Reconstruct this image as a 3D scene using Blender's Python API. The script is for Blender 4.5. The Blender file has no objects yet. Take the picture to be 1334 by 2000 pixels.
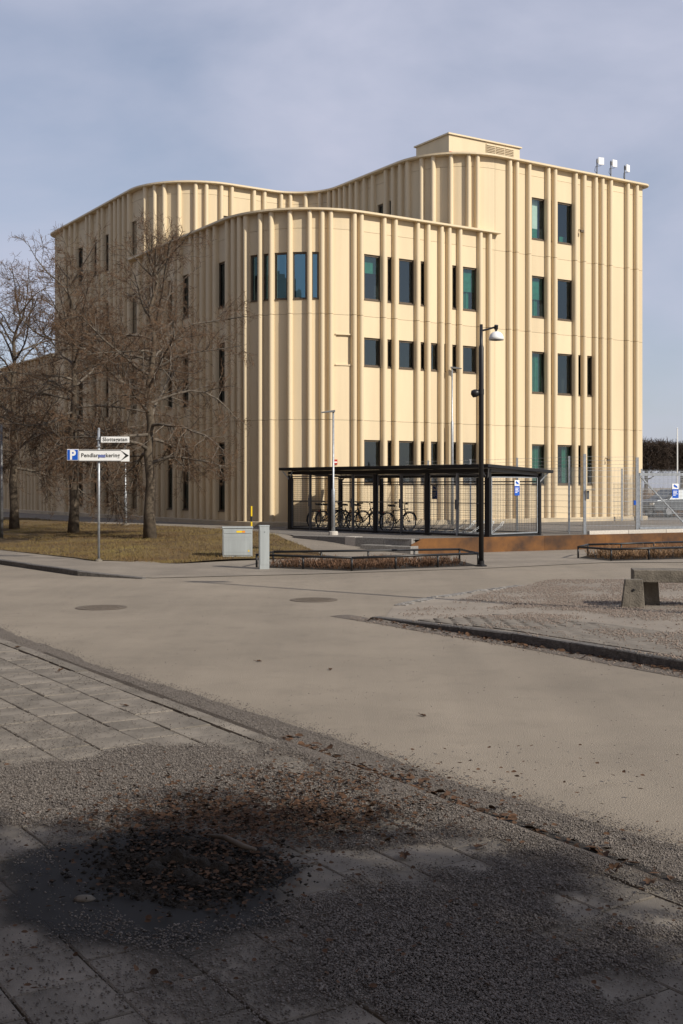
import bpy, math, random
import numpy as np
from mathutils import Vector, Matrix, noise as mnoise
random.seed(7); rng = np.random.default_rng(7)
S = bpy.context.scene
COL = S.collection

# ---------------------------------------------------------------- camera, sky, sun, exposure
F, CX, HY, CH = 2290.0, 667.0, 950.0, 2.0          # focal length and horizon in photo pixels, camera height in metres
cam_d = bpy.data.cameras.new('camera'); cam = bpy.data.objects.new('camera', cam_d); COL.objects.link(cam)
cam.location = (0, 0, CH); cam.rotation_euler = (math.radians(90), 0, 0)
cam_d.sensor_fit = 'VERTICAL'; cam_d.sensor_height = 36.0; cam_d.sensor_width = 24.0
cam_d.lens = F/2000*36; cam_d.shift_y = -(1000-HY)/2000
cam_d.clip_start = 0.1; cam_d.clip_end = 3000
S.camera = cam

SUN_DIR = Vector((0.786, -0.619, 0)).normalized()   # horizontal direction towards the sun
SUN_EL = math.radians(34)
sd = bpy.data.lights.new('sun', 'SUN'); sd.energy = 5.0; sd.angle = math.radians(0.53); sd.color = (1.0, 0.93, 0.82)
sun = bpy.data.objects.new('sun', sd); COL.objects.link(sun)
sv = SUN_DIR*math.cos(SUN_EL) + Vector((0, 0, math.sin(SUN_EL)))
sun.rotation_euler = sv.to_track_quat('Z', 'Y').to_euler()
sun.location = (20, -20, 30)

w = bpy.data.worlds.new('World'); S.world = w; w.use_nodes = True
nt = w.node_tree; nt.nodes.clear()
wo = nt.nodes.new('ShaderNodeOutputWorld'); bg = nt.nodes.new('ShaderNodeBackground')
sky = nt.nodes.new('ShaderNodeTexSky'); sky.sky_type = 'NISHITA'; sky.sun_disc = False
sky.sun_elevation = SUN_EL; sky.sun_rotation = math.atan2(SUN_DIR.x, SUN_DIR.y)
sky.dust_density = 1.0; sky.air_density = 1.0; sky.ozone_density = 1.5
tc = nt.nodes.new('ShaderNodeTexCoord')
mp = nt.nodes.new('ShaderNodeMapping'); mp.inputs['Scale'].default_value = (1.0, 1.0, 1.9)
mp.inputs['Rotation'].default_value = (0.25, -0.3, 0.4)
n1 = nt.nodes.new('ShaderNodeTexNoise'); n1.inputs['Scale'].default_value = 2.9; n1.inputs['Detail'].default_value = 6
n1.inputs['Roughness'].default_value = 0.52; n1.inputs['Distortion'].default_value = 0.35
cr = nt.nodes.new('ShaderNodeValToRGB')
cr.color_ramp.elements[0].position = 0.38; cr.color_ramp.elements[0].color = (0.42, 0.42, 0.42, 1)
cr.color_ramp.elements[1].position = 0.66; cr.color_ramp.elements[1].color = (0.97, 0.97, 0.97, 1)
mx = nt.nodes.new('ShaderNodeMix'); mx.data_type = 'RGBA'
mx.inputs['B'].default_value = (5.5, 5.75, 7.1, 1)      # thin high cloud, in the sky texture's own units
nt.links.new(tc.outputs['Generated'], mp.inputs['Vector']); nt.links.new(mp.outputs['Vector'], n1.inputs['Vector'])
nt.links.new(n1.outputs['Fac'], cr.inputs['Fac']); nt.links.new(cr.outputs['Color'], mx.inputs['Factor'])
nt.links.new(sky.outputs['Color'], mx.inputs['A']); nt.links.new(mx.outputs['Result'], bg.inputs['Color'])
bg.inputs['Strength'].default_value = 0.10
nt.links.new(bg.outputs['Background'], wo.inputs['Surface'])

vs = S.view_settings
vs.view_transform = 'Standard'; vs.look = 'None'; vs.exposure = 0.0; vs.gamma = 1.0; vs.use_curve_mapping = False
S.cycles.max_bounces = 8; S.cycles.transparent_max_bounces = 16

# ---------------------------------------------------------------- materials
MATS = {}
def mat(name, col, rough=0.8, var=0.15, scale=3.0, bump=0.0, bscale=60.0, metal=0.0, spec=0.4, col2=None, streak=False, rnd=0.0, speck=0.0, sscale=220.0):
    if name in MATS: return MATS[name]
    m = bpy.data.materials.new(name); m.use_nodes = True; t = m.node_tree
    b = t.nodes['Principled BSDF']; b.inputs['Roughness'].default_value = rough
    b.inputs['Metallic'].default_value = metal; b.inputs['Specular IOR Level'].default_value = spec
    co = t.nodes.new('ShaderNodeTexCoord'); vec = co.outputs['Object']
    if streak:
        mpn = t.nodes.new('ShaderNodeMapping'); mpn.inputs['Scale'].default_value = (1, 1, 0.12)
        t.links.new(vec, mpn.inputs['Vector']); svec = mpn.outputs['Vector']
    else: svec = vec
    n = t.nodes.new('ShaderNodeTexNoise'); n.inputs['Scale'].default_value = scale; n.inputs['Detail'].default_value = 8
    n.inputs['Roughness'].default_value = 0.62
    t.links.new(svec, n.inputs['Vector'])
    r = t.nodes.new('ShaderNodeValToRGB'); e = r.color_ramp.elements
    c2 = col2 or tuple(c*(1-var) for c in col)
    hi = tuple(min(1, c*(1+var*0.6)) for c in col)
    e[0].position = 0.32; e[0].color = (*c2, 1); e[1].position = 0.68; e[1].color = (*hi, 1)
    t.links.new(n.outputs['Fac'], r.inputs['Fac']); out = r.outputs['Color']
    if rnd:
        oi = t.nodes.new('ShaderNodeObjectInfo'); mr = t.nodes.new('ShaderNodeMapRange')
        mr.inputs['To Min'].default_value = 1-rnd; mr.inputs['To Max'].default_value = 1+rnd*0.6
        t.links.new(oi.outputs['Random'], mr.inputs['Value'])
        mm = t.nodes.new('ShaderNodeMix'); mm.data_type = 'RGBA'; mm.blend_type = 'MULTIPLY'; mm.inputs['Factor'].default_value = 1
        t.links.new(out, mm.inputs['A']); t.links.new(mr.outputs['Result'], mm.inputs['B']); out = mm.outputs['Result']
    if speck:
        n3 = t.nodes.new('ShaderNodeTexNoise'); n3.inputs['Scale'].default_value = sscale; n3.inputs['Detail'].default_value = 3
        t.links.new(vec, n3.inputs['Vector']); m3 = t.nodes.new('ShaderNodeMapRange'); m3.inputs['From Min'].default_value = 0.3; m3.inputs['From Max'].default_value = 0.7
        m3.inputs['To Min'].default_value = 1-speck; m3.inputs['To Max'].default_value = 1+speck*0.8; t.links.new(n3.outputs['Fac'], m3.inputs['Value'])
        n4 = t.nodes.new('ShaderNodeTexNoise'); n4.inputs['Scale'].default_value = 0.16; n4.inputs['Detail'].default_value = 4; t.links.new(vec, n4.inputs['Vector'])
        m4 = t.nodes.new('ShaderNodeMapRange'); m4.inputs['From Min'].default_value = 0.3; m4.inputs['From Max'].default_value = 0.7; m4.inputs['To Min'].default_value = 0.86; m4.inputs['To Max'].default_value = 1.1; t.links.new(n4.outputs['Fac'], m4.inputs['Value'])
        mu = t.nodes.new('ShaderNodeMath'); mu.operation = 'MULTIPLY'; t.links.new(m3.outputs['Result'], mu.inputs[0]); t.links.new(m4.outputs['Result'], mu.inputs[1])
        mm = t.nodes.new('ShaderNodeMix'); mm.data_type = 'RGBA'; mm.blend_type = 'MULTIPLY'; mm.inputs['Factor'].default_value = 1
        t.links.new(out, mm.inputs['A']); t.links.new(mu.outputs[0], mm.inputs['B']); out = mm.outputs['Result']
    t.links.new(out, b.inputs['Base Color'])
    if bump:
        n2 = t.nodes.new('ShaderNodeTexNoise'); n2.inputs['Scale'].default_value = bscale; n2.inputs['Detail'].default_value = 5
        t.links.new(vec, n2.inputs['Vector'])
        bp = t.nodes.new('ShaderNodeBump'); bp.inputs['Strength'].default_value = bump; bp.inputs['Distance'].default_value = 0.02
        t.links.new(n2.outputs['Fac'], bp.inputs['Height']); t.links.new(bp.outputs['Normal'], b.inputs['Normal'])
    MATS[name] = m; return m

def glass_mat(name, refl, tint, gcol=(1, 1, 1)):
    m = bpy.data.materials.new(name); m.use_nodes = True; t = m.node_tree; t.nodes.clear()
    o = t.nodes.new('ShaderNodeOutputMaterial'); mxs = t.nodes.new('ShaderNodeMixShader')
    tr = t.nodes.new('ShaderNodeBsdfTransparent'); tr.inputs['Color'].default_value = (*tint, 1)
    gl = t.nodes.new('ShaderNodeBsdfGlossy'); gl.inputs['Roughness'].default_value = 0.015; gl.inputs['Color'].default_value = (*gcol, 1)
    fr = t.nodes.new('ShaderNodeFresnel'); fr.inputs['IOR'].default_value = 1.5
    ad = t.nodes.new('ShaderNodeMath'); ad.operation = 'ADD'; ad.inputs[1].default_value = refl; ad.use_clamp = True
    nz = t.nodes.new('ShaderNodeTexNoise'); nz.inputs['Scale'].default_value = 1.3
    co = t.nodes.new('ShaderNodeTexCoord'); t.links.new(co.outputs['Object'], nz.inputs['Vector'])
    bp = t.nodes.new('ShaderNodeBump'); bp.inputs['Strength'].default_value = 0.05; bp.inputs['Distance'].default_value = 0.05
    t.links.new(nz.outputs['Fac'], bp.inputs['Height']); t.links.new(bp.outputs['Normal'], gl.inputs['Normal'])
    t.links.new(fr.outputs['Fac'], ad.inputs[0]); t.links.new(ad.outputs[0], mxs.inputs['Fac'])
    t.links.new(tr.outputs[0], mxs.inputs[1]); t.links.new(gl.outputs[0], mxs.inputs[2]); t.links.new(mxs.outputs[0], o.inputs['Surface'])
    return m

M_PANEL = mat('cream_concrete', (0.645, 0.525, 0.345), 0.75, 0.13, 0.5, 0.10, 90, streak=True, rnd=0.045)
M_RIB = mat('cream_concrete_rib', (0.645, 0.525, 0.345), 0.6, 0.07, 0.6, 0.06, 70, streak=True, rnd=0.05)
M_CORN = mat('cornice_metal', (0.64, 0.52, 0.34), 0.5, 0.06, 1.0)
M_PLINTH = mat('plinth_concrete', (0.50, 0.41, 0.28), 0.85, 0.2, 1.5, 0.15, 60)
M_FRAME = mat('bronze_frame', (0.10, 0.072, 0.045), 0.45, 0.1, 5)
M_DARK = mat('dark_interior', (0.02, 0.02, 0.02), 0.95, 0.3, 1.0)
M_CURT = mat('green_curtain', (0.03, 0.19, 0.13), 0.9, 0.3, 6)
M_BLIND = mat('pale_blind', (0.72, 0.78, 0.72), 0.9, 0.1, 4)
M_GLASS = glass_mat('window_glass', 0.06, (0.74, 0.84, 0.80), (0.75, 0.9, 1.0))
M_GLASSB = glass_mat('sky_tinted_glass', 0.30, (0.35, 0.45, 0.5), (0.40, 0.70, 0.82))  # same glass as the rest, blue sky reflection put into its colour
M_ROOF = mat('roof_felt', (0.12, 0.12, 0.12), 0.9, 0.2, 2)
M_ROAD = mat('dusty_asphalt', (0.255, 0.216, 0.168), 0.92, 0.12, 0.55, 0.6, 90, speck=0.30, sscale=120)
def road_mat():
    t = M_ROAD.node_tree; b = t.nodes['Principled BSDF']; src = b.inputs['Base Color'].links[0].from_socket
    co = t.nodes.new('ShaderNodeTexCoord'); mp_ = t.nodes.new('ShaderNodeMapping'); mp_.inputs['Rotation'].default_value = (0, 0, -math.atan2(2290, 3583)); mp_.inputs['Scale'].default_value = (1.5, 0.07, 1)
    n_ = t.nodes.new('ShaderNodeTexNoise'); n_.inputs['Scale'].default_value = 1.0; n_.inputs['Detail'].default_value = 6; n_.inputs['Roughness'].default_value = 0.6
    t.links.new(co.outputs['Object'], mp_.inputs['Vector']); t.links.new(mp_.outputs['Vector'], n_.inputs['Vector'])
    m_ = t.nodes.new('ShaderNodeMapRange'); m_.inputs['From Min'].default_value = .3; m_.inputs['From Max'].default_value = .7; m_.inputs['To Min'].default_value = .91; m_.inputs['To Max'].default_value = 1.05; t.links.new(n_.outputs['Fac'], m_.inputs['Value'])
    n2 = t.nodes.new('ShaderNodeTexNoise'); n2.inputs['Scale'].default_value = 1.7; n2.inputs['Detail'].default_value = 9; n2.inputs['Roughness'].default_value = 0.7; t.links.new(co.outputs['Object'], n2.inputs['Vector'])
    m2 = t.nodes.new('ShaderNodeMapRange'); m2.inputs['From Min'].default_value = .28; m2.inputs['From Max'].default_value = .48; m2.inputs['To Min'].default_value = .84; m2.inputs['To Max'].default_value = 1.0; t.links.new(n2.outputs['Fac'], m2.inputs['Value'])
    v_ = t.nodes.new('ShaderNodeTexVoronoi'); v_.inputs['Scale'].default_value = 26; t.links.new(co.outputs['Object'], v_.inputs['Vector'])
    m3 = t.nodes.new('ShaderNodeMapRange'); m3.inputs['From Min'].default_value = .06; m3.inputs['From Max'].default_value = .16; m3.inputs['To Min'].default_value = .72; m3.inputs['To Max'].default_value = 1.0; t.links.new(v_.outputs['Distance'], m3.inputs['Value'])
    x1 = t.nodes.new('ShaderNodeMath'); x1.operation = 'MULTIPLY'; t.links.new(m_.outputs['Result'], x1.inputs[0]); t.links.new(m2.outputs['Result'], x1.inputs[1])
    x2 = t.nodes.new('ShaderNodeMath'); x2.operation = 'MULTIPLY'; t.links.new(x1.outputs[0], x2.inputs[0]); t.links.new(m3.outputs['Result'], x2.inputs[1])
    mm = t.nodes.new('ShaderNodeMix'); mm.data_type = 'RGBA'; mm.blend_type = 'MULTIPLY'; mm.inputs['Factor'].default_value = 1; t.links.new(src, mm.inputs['A']); t.links.new(x2.outputs[0], mm.inputs['B']); t.links.new(mm.outputs['Result'], b.inputs['Base Color'])
road_mat()
M_YARD = mat('yard_asphalt', (0.165, 0.147, 0.128), 0.92, 0.22, 0.7, 0.4, 110, speck=0.25)
M_PATH = mat('grey_asphalt', (0.225, 0.193, 0.155), 0.92, 0.22, 0.7, 0.4, 110, speck=0.25)
M_SLAB = mat('paving_slab', (0.192, 0.168, 0.138), 0.92, 0.34, 2.6, 0.3, 160, rnd=0.14, speck=0.12)
M_SAND = mat('joint_sand', (0.115, 0.098, 0.078), 0.97, 0.4, 9, 0.5, 180)
M_GRAVEL = mat('gravel_bed', (0.16, 0.135, 0.112), 0.95, 0.45, 60, 1.0, 150)
M_STONE = mat('gravel_stone', (0.165, 0.145, 0.128), 0.85, 0.62, 33)
M_STONER = mat('pink_gravel_stone', (0.24, 0.19, 0.155), 0.85, 0.55, 33)
M_SOIL = mat('dark_soil', (0.022, 0.017, 0.012), 0.97, 0.5, 12, 0.9, 60)
M_GRANITE = mat('grey_granite', (0.24, 0.225, 0.205), 0.85, 0.35, 22, 0.4, 90, rnd=0.2)
M_GRANITED = mat('dark_rough_granite', (0.13, 0.12, 0.11), 0.9, 0.45, 16, 1.0, 45, rnd=0.2)
M_GRANITEW = mat('pale_granite', (0.50, 0.46, 0.40), 0.85, 0.18, 25, 0.3, 90, rnd=0.1)
M_LAWN = mat('dry_lawn', (0.115, 0.078, 0.032), 0.98, 0.5, 1.1, 1.0, 60, col2=(0.075, 0.046, 0.022))
M_BLADE = mat('dry_grass_blade', (0.165, 0.128, 0.042), 0.95, 0.5, 0.6, col2=(0.115, 0.062, 0.026))
M_LEAF = mat('dead_leaf', (0.085, 0.046, 0.026), 0.9, 0.6, 14, col2=(0.028, 0.018, 0.012), spec=0.2)
M_BARK = mat('lime_bark', (0.105, 0.082, 0.058), 0.95, 0.5, 7, 1.0, 35)
M_BRANCH = mat('branch_bark', (0.125, 0.105, 0.083), 0.9, 0.5, 5, col2=(0.05, 0.04, 0.03))
M_TWIG = mat('reddish_twig', (0.130, 0.078, 0.044), 0.9, 0.45, 2)
M_BLACK = mat('black_paint', (0.012, 0.012, 0.013), 0.4, 0.2, 8)
M_GALV = mat('galvanised_steel', (0.36, 0.38, 0.40), 0.45, 0.25, 14, metal=0.55)
M_GALVD = mat('dull_grey_steel', (0.15, 0.15, 0.15), 0.5, 0.2, 14, metal=0.4)
M_WIRE = mat('mesh_wire', (0.10, 0.10, 0.10), 0.5, 0.1, 10, metal=0.3)
M_CABGREY = mat('cabinet_grey', (0.37, 0.40, 0.40), 0.5, 0.14, 7, metal=0.25, streak=True)
M_CORTEN = mat('weathered_steel', (0.17, 0.072, 0.018), 0.85, 0.4, 1.1, 0.3, 50, col2=(0.05, 0.026, 0.015), rnd=0.15)
M_CONC = mat('old_concrete', (0.155, 0.135, 0.108), 0.92, 0.45, 3.5, 0.7, 35)
M_WHITE = mat('white_paint', (0.78, 0.78, 0.76), 0.45, 0.05, 4)
M_BLUE = mat('sign_blue', (0.01, 0.09, 0.46), 0.4, 0.05, 4)
M_INK = mat('sign_black', (0.015, 0.015, 0.015), 0.5, 0.1, 4)
M_SCRIB = mat('blue_marker', (0.15, 0.19, 0.42), 0.6, 0.2, 20)
M_YELLOW = mat('yellow_paint', (0.80, 0.55, 0.01), 0.5, 0.1, 4)
M_ORANGE = mat('orange_paint', (0.75, 0.25, 0.01), 0.5, 0.1, 4)
M_RED = mat('red_paint', (0.42, 0.03, 0.02), 0.5, 0.1, 4)
M_IRON = mat('cast_iron', (0.13, 0.105, 0.08), 0.8, 0.3, 20, 0.5, 60)
M_RUBBER = mat('tyre_rubber', (0.015, 0.015, 0.015), 0.8, 0.2, 8)
M_CHROME = mat('bright_steel', (0.5, 0.5, 0.5), 0.3, 0.1, 8, metal=0.9)
M_SHRUB = mat('dry_shrub', (0.16, 0.088, 0.05), 0.95, 0.5, 3)
M_STRAW = mat('straw_shrub', (0.24, 0.145, 0.075), 0.95, 0.4, 3)
M_HEDGE = mat('hedge_twig', (0.05, 0.034, 0.024), 0.95, 0.4, 2)
M_CARP = mat('car_paint_grey', (0.12, 0.13, 0.14), 0.3, 0.1, 2, metal=0.4)
M_CARG = mat('car_glass', (0.05, 0.06, 0.07), 0.08, 0.1, 2, spec=0.8)
M_SHADE_LEAF = mat('shade_tree_leaf', (0.06, 0.075, 0.02), 0.8, 0.3, 5)  # leaves of the unseen tree added for foreground shade

# ---------------------------------------------------------------- mesh helpers
class MB:
    def __init__(s): s.v = []; s.f = []
    def add(s, vs_, fs):
        o = len(s.v); s.v += [tuple(p) for p in vs_]; s.f += [tuple(i+o for i in f) for f in fs]
    def quad(s, a, b, c, d): s.add([a, b, c, d], [(0, 1, 2, 3)])
    def box(s, x0, x1, y0, y1, z0, z1, mtx=None):
        P = [Vector((x, y, z)) for z in (z0, z1) for y in (y0, y1) for x in (x0, x1)]
        if mtx is not None: P = [mtx @ p for p in P]
        s.add(P, [(0, 2, 3, 1), (4, 5, 7, 6), (0, 1, 5, 4), (2, 6, 7, 3), (0, 4, 6, 2), (1, 3, 7, 5)])
        return s
    def bar(s, a, b, wx, wz=None):                                  # rectangular bar from a to b
        a = Vector(a); b = Vector(b); d = (b-a).normalized(); wz = wz or wx
        up = Vector((0, 0, 1)) if abs(d.z) < 0.9 else Vector((0, 1, 0))
        e = d.cross(up).normalized(); n = e.cross(d)
        P = [p + e*sx*wx/2 + n*sz*wz/2 for p in (a, b) for sx, sz in ((-1, -1), (1, -1), (1, 1), (-1, 1))]
        s.add(P, [(3, 2, 1, 0), (4, 5, 6, 7), (0, 1, 5, 4), (1, 2, 6, 5), (2, 3, 7, 6), (3, 0, 4, 7)]); return s
    def tube(s, pts, rad, n=8, caps=True):
        pts = [Vector(p) for p in pts]; k = len(pts)
        if not hasattr(rad, '__len__'): rad = [rad]*k
        rings = []; ref = None
        for i, p in enumerate(pts):
            d = (pts[min(i+1, k-1)]-pts[max(i-1, 0)]).normalized()
            if ref is None: ref = Vector((0, 0, 1)) if abs(d.z) < 0.9 else Vector((1, 0, 0))
            e = d.cross(ref)
            if e.length < 1e-5: e = d.orthogonal()
            e.normalize(); g = e.cross(d); ref = g
            rings.append([p + (e*math.cos(2*math.pi*j/n) + g*math.sin(2*math.pi*j/n))*rad[i] for j in range(n)])
        fs = []
        for i in range(k-1):
            for j in range(n):
                a = i*n+j; b = i*n+(j+1) % n; fs.append((a, b, b+n, a+n))
        if caps: fs.append(tuple(range(n-1, -1, -1))); fs.append(tuple((k-1)*n+j for j in range(n)))
        s.add([p for r in rings for p in r], fs); return s
    def lathe(s, prof, c=(0, 0, 0), n=24, mtx=None):                # prof [(r, z)]
        o = []; fs = []
        for r, z in prof:
            for j in range(n):
                p = Vector((c[0]+r*math.cos(2*math.pi*j/n), c[1]+r*math.sin(2*math.pi*j/n), c[2]+z)); o.append(mtx @ p if mtx else p)
        for i in range(len(prof)-1):
            for j in range(n):
                a = i*n+j; b = i*n+(j+1) % n; fs.append((a, b, b+n, a+n))
        s.add(o, fs); return s
    def torus(s, c, R, r, n=28, m=6, ax=1):                         # wheel in the local xz plane
        o = []; fs = []
        for i in range(n):
            a = 2*math.pi*i/n
            for j in range(m):
                b = 2*math.pi*j/m; q = R+r*math.cos(b)
                o.append((c[0]+q*math.cos(a), c[1]+r*math.sin(b), c[2]+q*math.sin(a)))
        for i in range(n):
            for j in range(m):
                fs.append((i*m+j, i*m+(j+1) % m, ((i+1) % n)*m+(j+1) % m, ((i+1) % n)*m+j))
        s.add(o, fs); return s
    def mesh(s, name, smooth=False):
        me = bpy.data.meshes.new(name); me.from_pydata(s.v, [], s.f); me.validate()
        if smooth: me.shade_smooth() if hasattr(me, 'shade_smooth') else None
        me.update(); return me
    def build(s, name, m, parent=None, smooth=False, bevel=0):
        o = bpy.data.objects.new(name, s.mesh(name, smooth)); COL.objects.link(o); o.data.materials.append(m)
        if parent is not None: o.parent = parent
        if bevel:
            b = o.modifiers.new('bevel', 'BEVEL'); b.width = bevel; b.segments = 2; b.limit_method = 'ANGLE'
        return o

def np_mesh(name, V, Fc, m, parent=None):
    me = bpy.data.meshes.new(name); V = np.asarray(V, np.float32); Fc = np.asarray(Fc, np.int32); k = Fc.shape[1]
    me.vertices.add(len(V)); me.vertices.foreach_set('co', V.ravel())
    me.loops.add(Fc.size); me.loops.foreach_set('vertex_index', Fc.ravel())
    me.polygons.add(len(Fc)); me.polygons.foreach_set('loop_start', np.arange(0, Fc.size, k, dtype=np.int32))
    me.update(calc_edges=True); me.validate()
    o = bpy.data.objects.new(name, me); COL.objects.link(o); me.materials.append(m)
    if parent is not None: o.parent = parent
    return o
def thing(name, label, cat, loc=(0, 0, 0), rz=0.0, group=None):
    o = bpy.data.objects.new(name, None); COL.objects.link(o); o.location = loc; o.rotation_euler = (0, 0, rz)
    return tag(o, label, cat, group)
def tag(o, label, cat, group=None, kind=None):
    o['label'] = label
    if cat: o['category'] = cat
    if group: o['group'] = group
    if kind: o['kind'] = kind
    return o
def struct(o, label=None, cat=None):
    o['kind'] = 'structure'
    if label: o['label'] = label
    if cat: o['category'] = cat
    return o
def text(name, body, size, m, parent, loc, spacing=1.0, extrude=0.002, bold=0.0):
    cu = bpy.data.curves.new(name, 'FONT'); cu.body = body; cu.size = size; cu.space_character = spacing
    cu.extrude = extrude; cu.offset = bold; cu.resolution_u = 3
    t = bpy.data.objects.new('tmp', cu); COL.objects.link(t)
    me = bpy.data.meshes.new_from_object(t.evaluated_get(bpy.context.evaluated_depsgraph_get()))
    bpy.data.objects.remove(t); me.name = name
    o = bpy.data.objects.new(name, me); COL.objects.link(o); me.materials.clear(); me.materials.append(m)
    o.parent = parent; o.location = loc; o.rotation_euler = (math.radians(90), 0, 0); return o

# ---------------------------------------------------------------- layout frame: the street grid runs along u and v
CA, SA = 3583/math.hypot(3583, 2290), 2290/math.hypot(3583, 2290)
RZU = math.atan2(SA, CA)
def UV(u, v): return (CA*u-SA*v, SA*u+CA*v)
def toUV(x, y): return (CA*x+SA*y, -SA*x+CA*y)
def px(X, Y, Z=0): return (CX+X/Y*F, HY+(CH-Z)/Y*F)
def clamp(t, a=0.0, b=1.0): return max(a, min(b, t))
def g(X, Y):                                                        # height of the ground beyond the road
    u, v = toUV(X, Y)
    tL = clamp((u-10.0)/9.0); tR = clamp((Y-29.0)/9.0)**1.5 * clamp((2.6-X)/3.0)
    return 0.012 + 0.09*clamp((-4.3-X)/1.6)*(1-min(tL, tR)) + 0.42*min(tL, tR)
def gp(x, y, zf=None):                                              # photo pixel on the ground -> point
    z = 0.0
    for _ in range(25):
        Y = (CH-z)*F/(y-HY); X = (x-CX)/F*Y; z = (zf if zf is not None else 0.5*z+0.5*g(X, Y))
    return Vector((X, Y, z))
YARD = 0.436

# ---------------------------------------------------------------- ground
mb = MB(); N = 24
xs = [-600, -120, -40, -20, -10, -6, -3, 0, 3, 6, 10, 20, 40, 120, 600]; ys = [-60, -10, 0, 4, 8, 12, 16, 20, 30, 60, 150, 400, 1500]
vv = [(x, y, 0) for y in ys for x in xs]; nx = len(xs)
mb.add(vv, [(j*nx+i, j*nx+i+1, (j+1)*nx+i+1, (j+1)*nx+i) for j in range(len(ys)-1) for i in range(nx-1)])
struct(mb.build('road', M_ROAD), 'wide tan road of dusty asphalt crossing the picture')

def ruled(front, back, nu, nv, zf, name, m, off=0.0):
    mb = MB(); cols = []
    for k in range(len(front)-1):
        for i in range(nu + (k == len(front)-2)):
            t = i/nu; a = Vector(front[k]).lerp(Vector(front[k+1]), t); b = Vector(back[k]).lerp(Vector(back[k+1]), t); cols.append((a, b))
    n = nv+1; V = []
    for a, b in cols:
        for j in range(n):
            p = a.lerp(b, j/nv); V.append((p.x, p.y, zf(p.x, p.y)+off))
    mb.add(V, [(i*n+j, (i+1)*n+j, (i+1)*n+j+1, i*n+j+1) for i in range(len(cols)-1) for j in range(nv)])
    return mb.build(name, m, smooth=True)

front = [UV(9.0, 120), UV(9.0, 34), (-8.8, 30.3), (-5.8, 26.3), (-4.1, 25.5), (-0.8, 26.6), (3.3, 28.4), (6.8, 30.6), (12, 31.0), (40, 38)]
back = [UV(24, 120), UV(24, 54), UV(24, 48), UV(24, 44), UV(25, 42.5), UV(28, 41.5), UV(32, 41), UV(36, 41), UV(42, 41), UV(80, 41)]
pavement = struct(ruled(front, back, 12, 40, g, 'pavement', M_PATH), 'grey asphalt footpath rising towards the building')
lf = [UV(10.2, 110), UV(10.2, 35), (-6.3, 29.7), (-4.0, 30.0), (-3.0, 30.6), (-0.5, 31.7)]
lb = [UV(16.5, 110), UV(18.3, 47), (-5.4, 43.9), (-4.0, 42.0), (-2.8, 40), (-0.4, 31.9)]
def lawn_z(X, Y): return g(X, Y)+0.012+0.06*(mnoise.noise(Vector((X*0.5, Y*0.5, 3.1))) + 0.3)*clamp((toUV(X, Y)[0]-10.2)/1.5)
lawn = struct(ruled(lf, lb, 14, 40, lawn_z, 'lawn', M_LAWN), 'dry brownish lawn under the bare trees')
# raised yard behind the rusty wall
CW0, CW1 = Vector((2.03, 34.2)), Vector((11.37, 39.0)); cwd = (CW1-CW0).normalized()
CW2 = CW0+cwd*32
yard_out = [(-1.4, 37.1), (-0.2, 35.9), (1.9, 34.28), tuple(CW0+Vector((0.02, 0.06))), tuple(CW1+Vector((0.0, 0.06))), tuple(CW2), (80, 75), (90, 140), UV(60, 110), UV(44, 66), UV(44, 41), UV(30, 41), UV(24.5, 41.5), UV(23.6, 44), (-4.2, 44.6), (-2.6, 40.5)]
mb = MB(); mb.add([(x, y, YARD) for x, y in yard_out], [tuple(range(len(yard_out)))])
struct(mb.build('yard_pavement', M_YARD), 'raised asphalt yard in front of the building')

# kerb along the left pavement
def kerb_run(points, width, h0, h1, name, m, parent, L=1.0, z_top=None, inset=1):
    P = [Vector((p[0], p[1], 0)) for p in points]; segs = []
    for a, b in zip(P[:-1], P[1:]):
        n = max(1, round((b-a).length/L))
        for i in range(n): segs.append((a.lerp(b, i/n), a.lerp(b, (i+1)/n)))
    n = len(segs)
    for i, (a, b) in enumerate(segs):
        d = (b-a).normalized(); s = Vector((-d.y, d.x, 0))*inset; gap = 0.006
        a2, b2 = a+d*gap, b-d*gap; j = random.uniform(-.008, .008)
        za = h0+(h1-h0)*i/n + j; zb = h0+(h1-h0)*(i+1)/n + j
        if z_top: za, zb = z_top(a)+j, z_top(b)+j
        q = MB(); V = []
        for p, z in ((a2, za), (b2, zb)):
            for k_, (o_, zz) in enumerate(((0, -0.05), (0, z-0.014), (0.014, z), (width, z), (width, -0.05))):
                V.append(p+s*(o_+random.uniform(-.005, .005))+Vector((0, 0, zz)))
        q.add(V, [(0, 1, 6, 5), (1, 2, 7, 6), (2, 3, 8, 7), (3, 4, 9, 8), (4, 3, 2, 1, 0), (5, 6, 7, 8, 9)])
        q.build(name, m, parent)
kerb_run([UV(8.93, 95), UV(8.93, 34), (-8.86, 30.2), (-5.9, 26.2), (-4.3, 25.3)], 0.13, 0.13, 0.13, 'kerb_stone', M_GRANITED, pavement, 1.1,
         z_top=lambda p: g(p.x+0.1, p.y+0.1)+0.012, inset=-1 if False else 1)

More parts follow.
